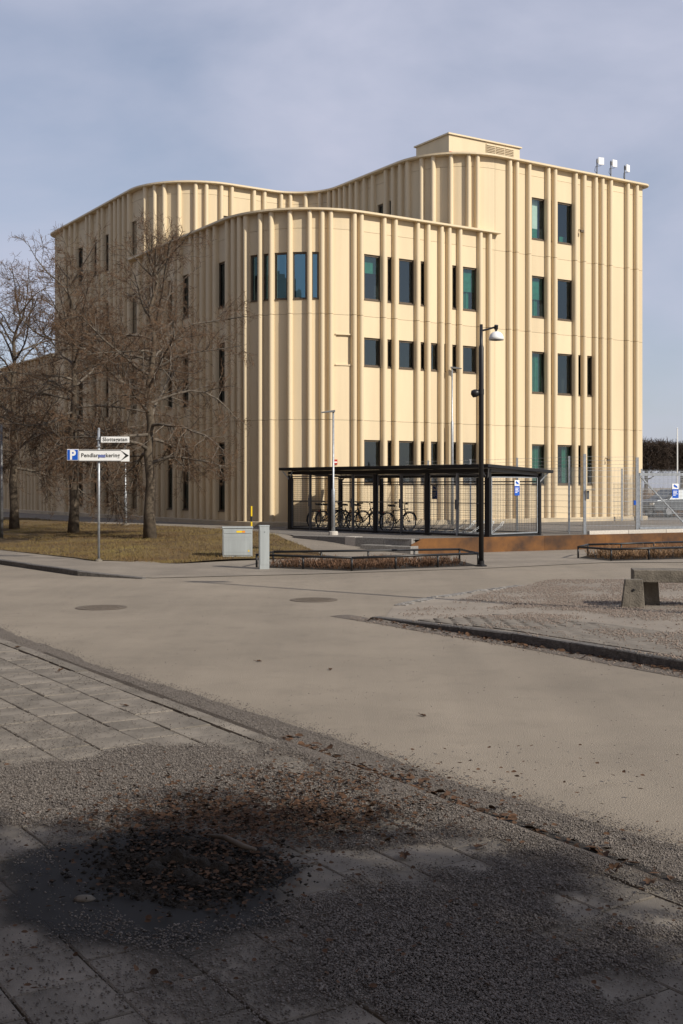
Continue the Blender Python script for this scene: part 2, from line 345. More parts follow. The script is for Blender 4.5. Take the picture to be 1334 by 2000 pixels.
# near footway: slabs, kerb, soil pit
U_K = 4.45
base = MB(); q = [UV(-14, -12), UV(U_K, -12), UV(U_K, 60), UV(-14, 60)]
base.add([(x, y, 0.006) for x, y in q], [(0, 1, 2, 3)])
foot = struct(base.build('near_footway', M_SAND), 'near footway of concrete slabs strewn with gravel')
PS = 0.37; SLZ = 0.03
PIT = gp(360, 1712, 0.0); pu, pv = toUV(PIT.x, PIT.y)
def in_pit(u, v): return (abs(u-pu) < 0.46 and abs(v-pv) < 0.62)
slab_me = []
for k in range(4):
    h = PS/2-0.0045; q = MB()
    ch = 0.006; J = lambda: random.uniform(-.0015, .0015)
    V = [(-h, -h, -.03), (h, -h, -.03), (h, h, -.03), (-h, h, -.03)] + [(-h+J(), -h+J(), -ch), (h+J(), -h+J(), -ch), (h+J(), h+J(), -ch), (-h+J(), h+J(), -ch)] + \
        [(-h+ch, -h+ch, 0), (h-ch, -h+ch, 0), (h-ch, h-ch, 0), (-h+ch, h-ch, 0)]
    q.add(V, [(0, 1, 5, 4), (1, 2, 6, 5), (2, 3, 7, 6), (3, 0, 4, 7), (4, 5, 9, 8), (5, 6, 10, 9), (6, 7, 11, 10), (7, 4, 8, 11), (8, 9, 10, 11)])
    me = q.mesh('slab'); me.materials.append(M_SLAB); slab_me.append(me)
cand = []
nrow = 16
for i in range(nrow):
    u = U_K-0.135-PS*(i+0.5)
    for j in range(-2, 70):
        v = 1.9+PS*j + (0.5*PS if i % 2 else 0)
        X, Y = UV(u, v)
        if Y < 2.0: continue
        x, y = px(X, Y)
        vis = -260 < x < 1600 and y < 2450
        cand.append((0 if vis else 1, Y, u, v))
cand.sort()
rest = MB()
for n_, (inv, Y, u, v) in enumerate(cand):
    X, Y = UV(u, v); rz = RZU+random.uniform(-.006, .006); z = SLZ+random.uniform(-.004, .004)
    if n_ < 300 and not inv:
        o = bpy.data.objects.new('slab', random.choice(slab_me)); COL.objects.link(o); o.parent = foot
        o.location = (X, Y, z); o.rotation_euler = (random.uniform(-.006, .006), random.uniform(-.006, .006), rz+random.choice((0, 1, 2, 3))*math.pi/2)
    else:
        me = slab_me[n_ % 4]; M_ = Matrix.Translation((X, Y, z)) @ Matrix.Rotation(rz, 4, 'Z')
        rest.add([M_ @ vt.co for vt in me.vertices], [tuple(p.vertices) for p in me.polygons])
ro = rest.build('slab_field', M_SLAB, foot); ro['kind'] = 'stuff'
a = UV(U_K+0.02, -4); b = UV(U_K+0.02, 40)
kerb_run([a, b], 0.15, 0.036, 0.036, 'kerb_stone', M_SLAB, foot, 1.0, inset=1)
# soil strip in the gutter and pit
def strip(u0f, v0, v1, n, wf, z, name, m, parent):
    q = MB(); V = []
    for i in range(n+1):
        v = v0+(v1-v0)*i/n; c = u0f(v); wd = wf(v)
        for t in (0, .25, .5, .75, 1): X, Y = UV(c+wd*t, v); V.append((X, Y, z+0.012*math.sin(math.pi*t)*(0.6+0.5*mnoise.noise(Vector((X*3, Y*3, 0))))))
    q.add(V, [(i*5+j, i*5+j+1, i*5+j+6, i*5+j+5) for i in range(n) for j in range(4)]); return q.build(name, m, parent, smooth=True)
nz1 = lambda v, s, a: a*mnoise.noise(Vector((v*s, 1.7, 0.3)))
def gedge(v): return 0.42+0.34*clamp((11-v)/7) + nz1(v, .45, .14) + nz1(v, 2.2, .07) + nz1(v, 7, .03)      # width of the gravel spilt on the road
strip(lambda v: U_K+0.015, -4, 40, 420, lambda v: .82*gedge(v), 0.004, 'gravel_spill', M_GRAVEL, foot)
strip(lambda v: U_K+0.02, -2, 7.0, 60, lambda v: 0.02+0.17*clamp((7-v)/2)+nz1(v, 1.5, .05), 0.011, 'soil_strip', M_SOIL, foot)
pit = MB(); nr, na = 30, 90; V = []
for i in range(nr+1):
    for j in range(na):
        a_ = 2*math.pi*j/na; R0 = 1+0.30*mnoise.noise(Vector((math.cos(a_)*1.3, math.sin(a_)*1.3, 4.0)))+0.16*mnoise.noise(Vector((math.cos(a_)*4, math.sin(a_)*4, 1.0)))
        r = i/nr; X, Y = UV(pu+0.50*R0*r*math.cos(a_), pv+0.66*R0*r*math.sin(a_)); nn = mnoise.fractal(Vector((X*9, Y*9, 0)), 1, 2, 5)
        V.append((X, Y, 0.024+(0.045*(1-r)**0.6)*(1+0.9*nn)+0.034*nn*(1-r**4)))
pit.add(V, [(i*na+j, i*na+(j+1) % na, (i+1)*na+(j+1) % na, (i+1)*na+j) for i in range(nr) for j in range(na)])
pit.build('soil_mound', M_SOIL, foot, smooth=True)
# shadow round the pit, painted as a dark fading film over the slabs
md = bpy.data.materials.new('shade_film'); md.use_nodes = True; t_ = md.node_tree; b_ = t_.nodes['Principled BSDF']
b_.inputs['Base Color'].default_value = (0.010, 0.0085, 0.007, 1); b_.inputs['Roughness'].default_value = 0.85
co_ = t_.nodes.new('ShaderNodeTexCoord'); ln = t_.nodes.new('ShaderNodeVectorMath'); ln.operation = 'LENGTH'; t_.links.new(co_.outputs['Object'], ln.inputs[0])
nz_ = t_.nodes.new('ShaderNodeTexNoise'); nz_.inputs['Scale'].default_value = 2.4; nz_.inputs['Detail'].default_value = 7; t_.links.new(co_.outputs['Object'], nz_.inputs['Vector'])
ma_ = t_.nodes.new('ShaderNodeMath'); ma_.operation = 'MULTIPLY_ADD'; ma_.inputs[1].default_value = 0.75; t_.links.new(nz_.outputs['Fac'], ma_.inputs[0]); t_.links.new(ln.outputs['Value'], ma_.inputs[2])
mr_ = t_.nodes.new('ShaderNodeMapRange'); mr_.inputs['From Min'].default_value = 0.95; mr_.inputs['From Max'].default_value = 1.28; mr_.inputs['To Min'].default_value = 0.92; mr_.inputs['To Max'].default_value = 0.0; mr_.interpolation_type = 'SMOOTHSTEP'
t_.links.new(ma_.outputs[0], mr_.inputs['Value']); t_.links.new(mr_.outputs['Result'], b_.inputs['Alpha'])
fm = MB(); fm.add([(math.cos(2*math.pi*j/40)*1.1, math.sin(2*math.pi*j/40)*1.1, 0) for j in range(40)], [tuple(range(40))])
fo = fm.build('shade_patch', md, foot); pc = gp(285, 1722, 0.04); fo.location = (pc.x, pc.y, 0.0415); fo.scale = (0.92, 1.12, 1); fo.rotation_euler = (0, 0, RZU)

# rough gravel bed over the slabs
def gdens(x, y, X, Y):                                              # how thick the loose gravel lies
    u, v = toUV(X, Y); nn = mnoise.fractal(Vector((X*1.1, Y*1.1, 5.0)), 1, 2, 4)
    if u > U_K: return 0.85*clamp((U_K+gedge(v)-u)/0.40+0.35)
    top = 1462 + 26*nn + 0.10*max(0, 260-x)
    if u > U_K-0.42 and y > 1440: return 0.9*clamp((y-1440)/30)*clamp(0.75+1.2*nn+0.5*clamp((u-U_K+0.2)/0.1))
    d1 = clamp((y-top)/18)*clamp((1615+60*nn-0.0*x-y)/50+0.3)*clamp((1000+150*nn-x)/160)
    d2 = clamp(0.78+2.2*nn + 0.55*math.exp(-((x-900)/260)**2-((y-1750)/75)**2) + 0.55*math.exp(-((x-1060)/330)**2-((y-1855)/70)**2)
               - 0.9*math.exp(-((x-1200)/170)**2-((y-1770)/45)**2))*clamp((x-430)/260)*clamp((y-1600)/60)
    d2 += 0.8*math.exp(-((x-1140)/120)**2-((y-1705)/30)**2)
    return clamp(max(d1, d2, 0.11+0.22*clamp(nn*2+.1)))
V = []; nu_, nv_ = 90, 150; us = np.linspace(0.2, U_K+0.03, nu_); vs2 = np.linspace(2.6, 13.5, nv_); dd = np.zeros((nu_, nv_))
for i, u in enumerate(us):
    for j, v in enumerate(vs2):
        X, Y = UV(u, v); x, y = px(X, Y); d = gdens(x, y, X, Y); dd[i, j] = d
        nn = mnoise.noise(Vector((X*2.2, Y*2.2, 9.0)))
        V.append((X, Y, (0.036+0.012*clamp((u-U_K+.3)/.15))*clamp((d-0.35)*2.2) + 0.006 + 0.010*nn*clamp((d-.35)*2)))
fs = [(i*nv_+j, (i+1)*nv_+j, (i+1)*nv_+j+1, i*nv_+j+1) for i in range(nu_-1) for j in range(nv_-1) if dd[i:i+2, j:j+2].max() > 0.45]
gb = MB(); gb.add(V, fs); gb.build('gravel_bed', M_GRAVEL, foot, smooth=True)

OCT = np.array([(1, 0, 0), (-1, 0, 0), (0, 1, 0), (0, -1, 0), (0, 0, 1), (0, 0, -1)], np.float32)
OCF = np.array([(0, 2, 4), (2, 1, 4), (1, 3, 4), (3, 0, 4), (2, 0, 5), (1, 2, 5), (3, 1, 5), (0, 3, 5)])
def stones(P, size, name, m, label):
    P = np.array(P, np.float32); n = len(P)
    sz = size*(0.55+0.9*rng.random((n, 1, 1))**2)
    V = OCT[None]*(1+0.45*(rng.random((n, 6, 3))-0.5)) * np.stack([np.ones(n), .6+.5*rng.random(n), .45+.3*rng.random(n)], 1)[:, None, :]
    V = V + 0.25*(rng.random((n, 6, 3))-0.5)
    a = rng.random(n)*6.283; c, s = np.cos(a)[:, None], np.sin(a)[:, None]
    V = np.stack([V[..., 0]*c-V[..., 1]*s, V[..., 0]*s+V[..., 1]*c, V[..., 2]], -1)*sz + P[:, None, :]
    Fc = (OCF[None]+np.arange(n)[:, None, None]*6).reshape(-1, 3)
    o = np_mesh(name, V.reshape(-1, 3), Fc, m); tag(o, label, None, kind='stuff'); return o
pts = []
for _ in range(520000):
    t = random.random(); Y = 4.1*(18/4.1)**(t**1.15); x = random.uniform(-60, 1400)
    X = (x-CX)/F*Y; u, v = toUV(X, Y)
    if u > U_K+1.0: continue
    y = HY+CH/Y*F
    if random.random() > gdens(x, y, X, Y)**1.3: continue
    if u < U_K and abs(u-pu) < .5 and abs(v-pv) < .68: continue
    z = 0.012 if u > U_K else SLZ+0.008+0.014*gdens(x, y, X, Y)+0.008*clamp((u-U_K+.3)/.15)
    pts.append((X, Y, z+random.uniform(-.003, .004)))
stones(pts, 0.0062, 'gravel', M_STONE, 'loose grey gravel chips spread over the near footway')

pts = []
for _ in range(9000):
    Y = random.uniform(6.5, 27); x = random.uniform(-20, 1360); X = (x-CX)/F*Y; u, v = toUV(X, Y)
    if u < U_K+.3: continue
    if random.random() > clamp(.12+.9*mnoise.noise(Vector((X*.5, Y*.5, 7)))+.5*math.exp(-(u-U_K-.5)/.5)): continue
    pts.append((X, Y, .002))
stones(pts, 0.006, 'road_grit', M_STONE, 'single grit stones scattered over the road')
# paved corner on the right, with kerb and gravel
ISL = [UV(10.0, -14), UV(10.0, 4), UV(10.05, 12.5), UV(10.12, 14.6), (0.85, 19.4), (1.5, 21.0), (2.7, 22.6), (4.6, 24.8), (9, 26.6), (24, 32), (34, 30), (30, 0)]
def isl_z(X, Y):
    u, v = toUV(X, Y); return 0.008+0.105*clamp((14.9-v)/3.2)*(0.35+0.65*clamp(1-(u-10)/6))
c0 = Vector((10.0, 10.0)); q = MB()
rings = 26; V = []
poly = []
for i in range(len(ISL)):
    a, b = Vector(ISL[i]), Vector(ISL[(i+1) % len(ISL)]); n = max(1, int((b-a).length/0.8))
    poly += [a.lerp(b, k/n) for k in range(n)]
for r in range(rings+1):
    for p in poly:
        k = p.lerp(c0, (r/rings)); V.append((k.x, k.y, isl_z(k.x, k.y)))
n = len(poly); q.add(V, [(r*n+i, r*n+(i+1) % n, (r+1)*n+(i+1) % n, (r+1)*n+i) for r in range(rings) for i in range(n)])
M_ISL = mat('pale_dusty_paving', (0.25, 0.215, 0.175), 0.92, 0.16, 1.3, 0.4, 110, speck=0.2)
island = struct(q.build('paved_corner', M_ISL), 'pale gravel-strewn paved corner with a kerb on the right')
kerb_run([UV(9.93, -10), UV(9.93, 11.5), UV(10.0, 14.8)], 0.14, 0.1, 0.1, 'kerb_stone', M_GRANITED, island, 1.05, z_top=lambda p: isl_z(p.x+.15, p.y+.1)+0.01, inset=-1)
# narrow paving rows and cobbles on the corner
q = MB(); h = MB()
isl_me = MB(); isl_me.box(-0.205, 0.205, -0.067, 0.067, -0.02, 0); sm = isl_me.mesh('paver'); sm.materials.append(M_SLAB)
cnt = 0
for i in range(40):
    u = 10.14+0.14*(i+0.5)
    for j in range(60):
        v = 1.0+0.42*j+0.21*(i % 2); X, Y = UV(u, v)
        if Y < 4: continue
        x, y = px(X, Y)
        if x > 1400 or x < 700 or v > 13.6 or u > 11.8: continue
        if cnt >= 300: continue
        o = bpy.data.objects.new('paver', sm); COL.objects.link(o); o.parent = island; o.location = (X, Y, isl_z(X, Y)+0.011+random.uniform(-.0015, .0015))
        o.rotation_euler = (0, 0, RZU+math.pi/2+random.uniform(-.01, .01)); cnt += 1
cob = MB(); cob.box(-.055, .055, -.05, .05, -.05, 0.012); cm = cob.mesh('cobble'); cm.materials.append(M_GRANITE)
edge = [(0.95, 19.7), (1.6, 21.0), (2.8, 22.6), (3.6, 23.6)]
for a, b in zip(edge[:-1], edge[1:]):
    a, b = Vector(a), Vector(b); n = int((b-a).length/0.13)
    for k in range(n):
        for r in range(2):
            if (r == 1 and random.random() < .35): continue
            p = a.lerp(b, k/n) + Vector((b-a).normalized()).yx*Vector((1, -1))*0.12*r
            o = bpy.data.objects.new('cobble', cm); COL.objects.link(o); o.parent = island
            o.location = (p.x, p.y, isl_z(p.x, p.y)+random.uniform(-.004, .004)); o.rotation_euler = (0, 0, math.atan2((b-a).y, (b-a).x)+random.uniform(-.1, .1))
pts = []
for _ in range(90000):
    Y = random.uniform(9, 25); x = random.uniform(680, 1400); X = (x-CX)/F*Y; u, v = toUV(X, Y)
    if u < 9.55 or (Y > 18 and X < 0.6+(Y-18)*0.55): continue
    nn = mnoise.fractal(Vector((X*.9, Y*.9, 2.0)), 1, 2, 4)
    if u < 9.9: d = 0.35*(1-abs(u-9.75)*4)
    else: d = clamp(0.08+1.5*nn + 0.6*clamp((u-12.6)/0.5))
    if random.random() > d+0.03: continue
    pts.append((X, Y, (isl_z(X, Y)+.008 if u > 9.93 else 0)+0.009))
stones(pts, 0.013, 'pink_gravel', M_STONER, 'pinkish gravel scattered on the paved corner')
# dirt verge in the gutter below that kerb
strip(lambda v: 9.92-(0.30+nz1(v, .5, .1)), -4, 15.3, 80, lambda v: 0.31+nz1(v, .5, .1), 0.004, 'gutter_dirt', M_GRAVEL, island)

# drain covers in the road
def manhole(x, y, label):
    p = gp(x, y, 0.0); t = thing('manhole_cover', label, 'manhole', (p.x, p.y, 0.004), 0.4, 'round iron covers in the road')
    q = MB(); q.lathe([(0.42, 0), (0.42, 0.005), (0.35, 0.005), (0.35, 0.001)], n=36); q.build('ring', M_IRON, t)
    q = MB(); q.lathe([(0.345, 0.0), (0.345, 0.004), (0.0001, 0.004)], n=36)
    q.build('lid', M_IRON, t)
    q = MB()
    for i in range(-3, 4):
        L = math.sqrt(max(0.01, .31**2-(i*.085)**2))
        k = int(L/0.05)
        for j in range(-k, k+1): q.box(j*.05-.016, j*.05+.016, i*.085-.028, i*.085+.028, 0.0042, 0.008)
    q.build('tread', M_IRON, t)
manhole(198, 1187, 'round iron manhole cover on the road left, below the parking sign')
manhole(613, 1172, 'round iron manhole cover in the middle of the road')

# ---------------------------------------------------------------- the building
class Path:
    def __init__(s, pts):                                           # pts [(u, v, r)]
        P = []; s.flat = []
        n = len(pts)
        for i, (u, v, r) in enumerate(pts):
            if r <= 0 or i in (0, n-1): P.append(Vector((u, v))); continue
            a, b, c = Vector(pts[i-1][:2]), Vector((u, v)), Vector(pts[i+1][:2])
            d1, d2 = (a-b).normalized(), (c-b).normalized()
            p1, p2 = b+d1*r, b+d2*r; cen = b+(d1+d2)*r; k = max(4, int(r*1.57/0.22))
            for j in range(k+1):
                t = j/k*math.pi/2; P.append(cen - d2*r*math.cos(t) - d1*r*math.sin(t))
        s.P = P; s.S = [0.0]
        for a, b in zip(P[:-1], P[1:]): s.S.append(s.S[-1]+(b-a).length)
        s.L = s.S[-1]
        s.N = []
        for i in range(len(P)):
            d = Vector((0, 0))
            if i > 0: d += (P[i]-P[i-1]).normalized()
            if i < len(P)-1: d += (P[i+1]-P[i]).normalized()
            d.normalize(); s.N.append(Vector((-d.y, d.x))*-1)       # outward: to the right of travel
    def at(s, t, off=0.0):
        import bisect
        i = min(max(bisect.bisect_right(s.S, t)-1, 0), len(s.P)-2); f = (t-s.S[i])/max(1e-9, s.S[i+1]-s.S[i])
        p = s.P[i].lerp(s.P[i+1], f); n = s.N[i].lerp(s.N[i+1], f).normalized()
        seg = (s.P[i+1]-s.P[i]).normalized(); sn = Vector((seg.y, -seg.x))
        if (s.S[i+1]-s.S[i]) > 0.5: n = sn
        p = p+n*off; return p, n
    def xyz(s, t, off, z):
        p, n = s.at(t, off); X, Y = UV(p.x, p.y); return Vector((X, Y, z))
    def brk(s, a, b): return [t for t in s.S if a+1e-4 < t < b-1e-4]
    def find(s, x, a, b, off=0.0):                                   # where the path crosses photo column x
        best = None; n = 2400; pr = None
        for i in range(n+1):
            t = a+(b-a)*i/n; p = s.xyz(t, off, 0); xx = px(p.x, p.y)[0]
            if pr is not None and (pr-x)*(xx-x) <= 0: return t
            pr = xx
        return None
def sub_of(path, pred):
    return [t for t in path.S if pred(t)]
# travel: along the back, then down the left face, round the corner and along the front to the right
PG = Path([(41.4, 64.3, 0), (21.7, 64.3, 1.0), (21.7, 38.55, 3.9), (41.4, 38.55, 0.15), (41.4, 64.3, 0)])
PT = Path([(41.4, 64.3, 0), (21.7, 64.3, 1.0), (21.7, 48.9, 3.3), (29.65, 48.9, 2.5), (29.65, 38.55, 2.9), (41.4, 38.55, 0.15), (41.4, 64.3, 0)])
PW = Path([(21.7, 112, 0), (21.7, 63.34, 0)])
# right of travel must be outward: left face travels towards -v, right of that is -u
assert PG.at(30)[1].x < -0.9, PG.at(30)
def s_uv(path, u, v):
    best = min(range(4000), key=lambda i: (path.at(path.L*i/4000)[0]-Vector((u, v))).length); return path.L*best/4000
G_lowL, G_lowR = s_uv(PG, 21.7, 52.2), s_uv(PG, 32.4, 38.55)
G_vis0, G_vis1 = s_uv(PG, 22.0, 64.0), s_uv(PG, 41.4, 38.7)-0.2
T_vis0, T_vis1 = s_uv(PT, 22.0, 64.0), s_uv(PT, 41.4, 38.7)-0.2
T_curL, T_curR = s_uv(PT, 21.7, 52.2), s_uv(PT, 32.4, 38.55)
Z0, Z1, Z2, Z3, Z4, ZT, ZL = 0.62, 4.6, 8.72, 12.06, 15.52, 15.98, 12.72
bx, by = UV(30, 50)
B = thing('office_building', 'large cream concrete office block with curved corners and vertical half-round ribs', 'building')

ribs_low_left = [467, 455, 443.6, 420, 407, 394, 383, 372.5, 350, 341, 318, 308, 298, 285]
ribs_left_tall = [271, 252, 242, 233, 225, 216, 200.6, 192.5, 177, 170, 147.5, 138, 127, 118, 111]
ribs_corner = [479.5, 507.5, 529, 565.7, 603.5, 628.5, 645]
ribs_front_low = [691.8, 705.7, 750, 772, 815, 836, 862, 877, 898, 937.7]
ribs_front_tall = [956.5, 995.3, 1009.5, 1033, 1070.5, 1083.6, 1124, 1141, 1163, 1176, 1192.8, 1225.8, 1243.3]
ribs_curve = [283, 302, 320, 349.5, 382, 403, 432, 452.6, 496, 516.5, 549, 567, 596.6, 624.5, 642.5, 653, 664, 673.5, 685, 697, 712, 728.5, 753.5, 767.7, 782, 796, 823, 845.6, 880.6, 915, 932.5]
RO = 0.11
SG = sorted(t for t in (PG.find(x, G_vis0-0.6, G_vis1, RO) for x in ribs_low_left+ribs_left_tall+ribs_corner+ribs_front_low+ribs_front_tall) if t)
ST = sorted(t for t in (PT.find(x, T_curL-0.2, T_curR, RO) for x in ribs_curve) if t)

def rib_mesh(name, zs):
    q = MB(); prof = [(-.10, -.03), (-.10, .10)] + [(-.10*math.cos(a*math.pi/8), .10+.11*math.sin(a*math.pi/8)) for a in range(1, 8)] + [(.10, .10), (.10, -.03)]
    n = len(prof)
    for k, (a, b) in enumerate(zip(zs[:-1], zs[1:])):
        a2, b2 = a+(0.009 if k else 0), b-(0.009 if k < len(zs)-2 else 0)
        o_ = 0.004*(k % 2)
        V = [(x, -(y+o_), z) for z in (a2, b2) for x, y in prof]
        q.add(V, [(i, i+1, n+i+1, n+i) for i in range(n-1)] + [tuple(range(n-1, -1, -1)), tuple(range(n, 2*n))])
    me = q.mesh(name); me.materials.append(M_RIB)
    for p in me.polygons: p.use_smooth = True
    me.set_sharp_from_angle(angle=math.radians(35)) if hasattr(me, 'set_sharp_from_angle') else None
    return me
RM_LOW = rib_mesh('rib', [Z0, Z1, Z2, ZL]); RM_TALL = rib_mesh('rib', [Z0, Z1, Z2, Z3, ZT]); RM_TOP = rib_mesh('rib', [Z3+.2, ZT]); RM_W = rib_mesh('rib', [Z0, Z1, 9.3])
def put_rib(path, t, me):
    p, n = path.at(t); X, Y = UV(p.x, p.y); o = bpy.data.objects.new('rib', me); COL.objects.link(o); o.parent = B
    nx_, ny_ = CA*n.x-SA*n.y, SA*n.x+CA*n.y                          # rib local -y is outward
    o.location = (X, Y, 0); o.rotation_euler = (0, 0, math.atan2(ny_, nx_)+math.pi/2)
for t in SG: put_rib(PG, t, RM_LOW if G_lowL-.05 < t < G_lowR-.05 else RM_TALL)
for t in ST: put_rib(PT, t, RM_TOP)
SW = []
t = 4.0
rr = random.Random(3)
while t < PW.L-0.3: SW.append(t); put_rib(PW, t, RM_W); t += rr.choice((0.5, 0.55, 0.75, 1.05, 0.6))

# windows: (path, s0, s1, z0, z1, style)
WINS = []
def win(path, x0, x1, z0, z1, style='dark', a=None, b=None):
    a = a if a is not None else (G_vis0 if path is PG else T_curL-.3); b = b if b is not None else (G_vis1 if path is PG else T_curR+.2)
    s0, s1 = path.find(x0, a, b), path.find(x1, a, b)
    if s0 is None or s1 is None: print('window lost', x0, x1); return
    WINS.append((path, min(s0, s1), max(s0, s1), z0, z1, style))
FL1, FL2, FL3, FL4 = (2.07, 3.84), (6.07, 7.89), (9.38, 11.19), (12.78, 14.6)
FL2L = (6.75, 7.89)
for f in (FL1, FL2L):
    for x0, x1 in ((711, 745), (756.5, 767.5), (778.5, 811), (821, 832), (841.5, 857.5), (867.5, 873.5), (883, 893.5), (903.5, 932)):
        win(PG, x0, x1, *f, style='dark')
for (x0, x1), st in zip(((711, 745), (756.5, 767.5), (778.5, 811), (821, 832), (883, 893.5), (903.5, 932)), ('blind', 'dark', 'dark', 'dark', 'dark', 'green')): win(PG, x0, x1, *FL3, style=st)
for f, sts in ((FL4, ('blindfull', 'dark', 'blindlow')), (FL3, ('green', 'dark', 'dark'))):
    for (x0, x1), st in zip(((1038.5, 1066), (1076, 1079.5), (1089, 1119.5)), sts): win(PG if f is FL3 else PT, x0, x1, *f, style=st, a=None if f is FL3 else T_curR, b=None if f is FL3 else T_vis1)
for f, sts in ((FL2, ('greenfull', 'dark', 'dark', 'dark', 'dark')), (FL1, ('greenfull', 'dark', 'greenright', 'dark', 'green'))):
    for (x0, x1), st in zip(((1038.5, 1066), (1076, 1079.5), (1089, 1119.5), (1129, 1137.5), (1146.5, 1158.5)), sts): win(PG, x0, x1, *f, style=st)
for x0, x1 in ((488, 503), (513, 525), (534.5, 561), (570, 599), (607.5, 622.5)): win(PG, x0, x1, 9.30, 11.14, style='blue')
for x0, x1 in ((425, 439), (355.5, 368.5), (326, 337), (288, 295)):
    for f in ((0.98, 3.8), (5.46, 7.87), (9.3, 11.18)): win(PG, x0, x1, *f, style='dark')
for x0, x1 in ((258, 266.5), (205.5, 213.5), (182.5, 189), (152, 161.5)):
    for f in ((0.98, 3.8), (5.46, 7.87), (9.3, 11.18)): win(PG, x0, x1, *f, style='dark')
    win(PT, x0, x1, *FL4, style='dark', a=T_vis0, b=T_curL+0.3)
for x0, x1 in ((436.5, 446), (737, 748), (757, 763.5), (703, 708)): win(PT, x0, x1, *FL4, style='blue' if x0 < 500 else 'dark')
NICHE = (PG, PG.find(655.5, G_vis0, G_vis1), PG.find(686, G_vis0, G_vis1), 6.78, 7.93)
for k in (12, 17, 24, 31):
    if k+1 < len(SW): WINS.append((PW, SW[k]+.17, SW[k+1]-.17, 1.2, 3.8, 'dark')); WINS.append((PW, SW[k]+.17, SW[k+1]-.17, 5.5, 7.8, 'dark'))

REV = 0.15
def panel(path, s0, s1, z0, z1, name='wall_panel', m=M_PANEL):
    g_ = 0.006; a, b, lo, hi = s0+g_, s1-g_, z0+g_, z1-g_
    ops = [(w_[1], w_[2], w_[3], w_[4], REV) for w_ in WINS if w_[0] is path and w_[2] > a and w_[1] < b and w_[4] > lo and w_[3] < hi]
    nc = NICHE if (NICHE[0] is path and NICHE[1] > a and NICHE[2] < b and lo < NICHE[3] < hi) else None
    if nc: ops.append((nc[1], nc[2], nc[3], nc[4], 0.06))
    cuts = sorted(set([a, b]+path.brk(a, b)+[c for o in ops for c in o[:2] if a < c < b]))
    q = MB()
    for c, d in zip(cuts[:-1], cuts[1:]):
        if d-c < 1e-5: continue
        mid = (c+d)/2; zz = [(lo, hi)]
        for o in ops:
            if o[0] < mid < o[1]:
                nz = []
                for l, h_ in zz:
                    if o[2] > l: nz.append((l, min(h_, o[2])))
                    if o[3] < h_: nz.append((max(l, o[3]), h_))
                zz = [t_ for t_ in nz if t_[1]-t_[0] > 1e-4]
        for l, h_ in zz: q.quad(path.xyz(c, 0, l), path.xyz(d, 0, l), path.xyz(d, 0, h_), path.xyz(c, 0, h_))
        for z in (lo, hi): q.quad(path.xyz(c, 0, z), path.xyz(d, 0, z), path.xyz(d, -.06, z), path.xyz(c, -.06, z))
        for o in ops:
            if o[0] < mid < o[1]:
                for z in o[2:4]: q.quad(path.xyz(c, 0, z), path.xyz(d, 0, z), path.xyz(d, -o[4], z), path.xyz(c, -o[4], z))
                if o[4] < .1: q.quad(path.xyz(c, -o[4], o[2]), path.xyz(d, -o[4], o[2]), path.xyz(d, -o[4], o[3]), path.xyz(c, -o[4], o[3]))
    for o in ops:
        for c in o[:2]: q.quad(path.xyz(c, 0, o[2]), path.xyz(c, 0, o[3]), path.xyz(c, -o[4], o[3]), path.xyz(c, -o[4], o[2]))
    for c in (a, b): q.quad(path.xyz(c, 0, lo), path.xyz(c, 0, hi), path.xyz(c, -.06, hi), path.xyz(c, -.06, lo))
    q.build(name, m, B)
def split(ribs, a, b, k):
    c = [t for i, t in enumerate(t for t in ribs if a+.5 < t < b-.5) if i % k == k-1]; return [a]+c+[b]
def panels(path, ribs, a, b, zs, k=4):
    c = split(ribs, a, b, k)
    for z0, z1 in zip(zs[:-1], zs[1:]):
        for s0, s1 in zip(c[:-1], c[1:]): panel(path, s0, s1, z0, z1)
cornerR = s_uv(PG, 41.4, 38.75)
panels(PG, SG, 0.2, G_lowL, [Z0-.1, Z1, Z2, Z3], 4)
panels(PG, SG, G_lowL, G_lowR, [Z0-.1, Z1, Z2, Z3, ZL], 4)
panels(PG, SG, G_lowR, PG.L, [Z0-.1, Z1, Z2, Z3], 4)
panels(PT, [t for t in ST]+[], T_curL, T_curR, [Z3, Z4, ZT], 4)
SGT0 = [t for t in SG if t < G_lowL]
panels(PT, SGT0, 0.2, T_curL, [Z3, Z4, ZT], 4)                    # identical start, so positions agree
dT = T_curR-G_lowR
panels(PT, [t+dT for t in SG if t > G_lowR], T_curR, PT.L, [Z3, Z4, ZT], 4)
panels(PW, SW, 0.0, PW.L, [Z0-.1, Z1, 8.7, 9.3], 4)

def offpath(path, a, b, off): return [path.xyz(t, off, 0) for t in [a]+path.brk(a, b)+[b]]
def sweep(path, a, b, prof, name, m, z0=0, parent=None):              # prof [(off, z)]
    ts = [a]+path.brk(a, b)+[b]; q = MB(); n = len(prof)
    V = [path.xyz(t, o, z) for t in ts for o, z in prof]
    fs = [(i*n+j, (i+1)*n+j, (i+1)*n+(j+1) % n, i*n+(j+1) % n) for i in range(len(ts)-1) for j in range(n)]
    fs += [tuple(range(n)), tuple((len(ts)-1)*n+j for j in range(n-1, -1, -1))]
    q.add(V, fs); return q.build(name, m, parent or B)
sweep(PG, 0.3, PG.L, [(-.2, 0.0), (.24, 0.0), (.24, Z0-.02), (.22, Z0), (-.2, Z0)], 'plinth', M_PLINTH)
sweep(PW, 0.0, PW.L, [(-.2, 0.0), (.24, 0.0), (.24, Z0-.02), (.22, Z0), (-.2, Z0)], 'plinth', M_PLINTH)
def cornice(path, a, b, z): return sweep(path, a, b, [(-.3, z), (.28, z), (.29, z+.015), (.29, z+.085), (-.3, z+.115)], 'cornice', M_CORN)
cornice(PT, 0.3, PT.L, ZT); cornice(PG, G_lowL-.25, G_lowR+.12, ZL); cornice(PW, 0, PW.L, 9.3)
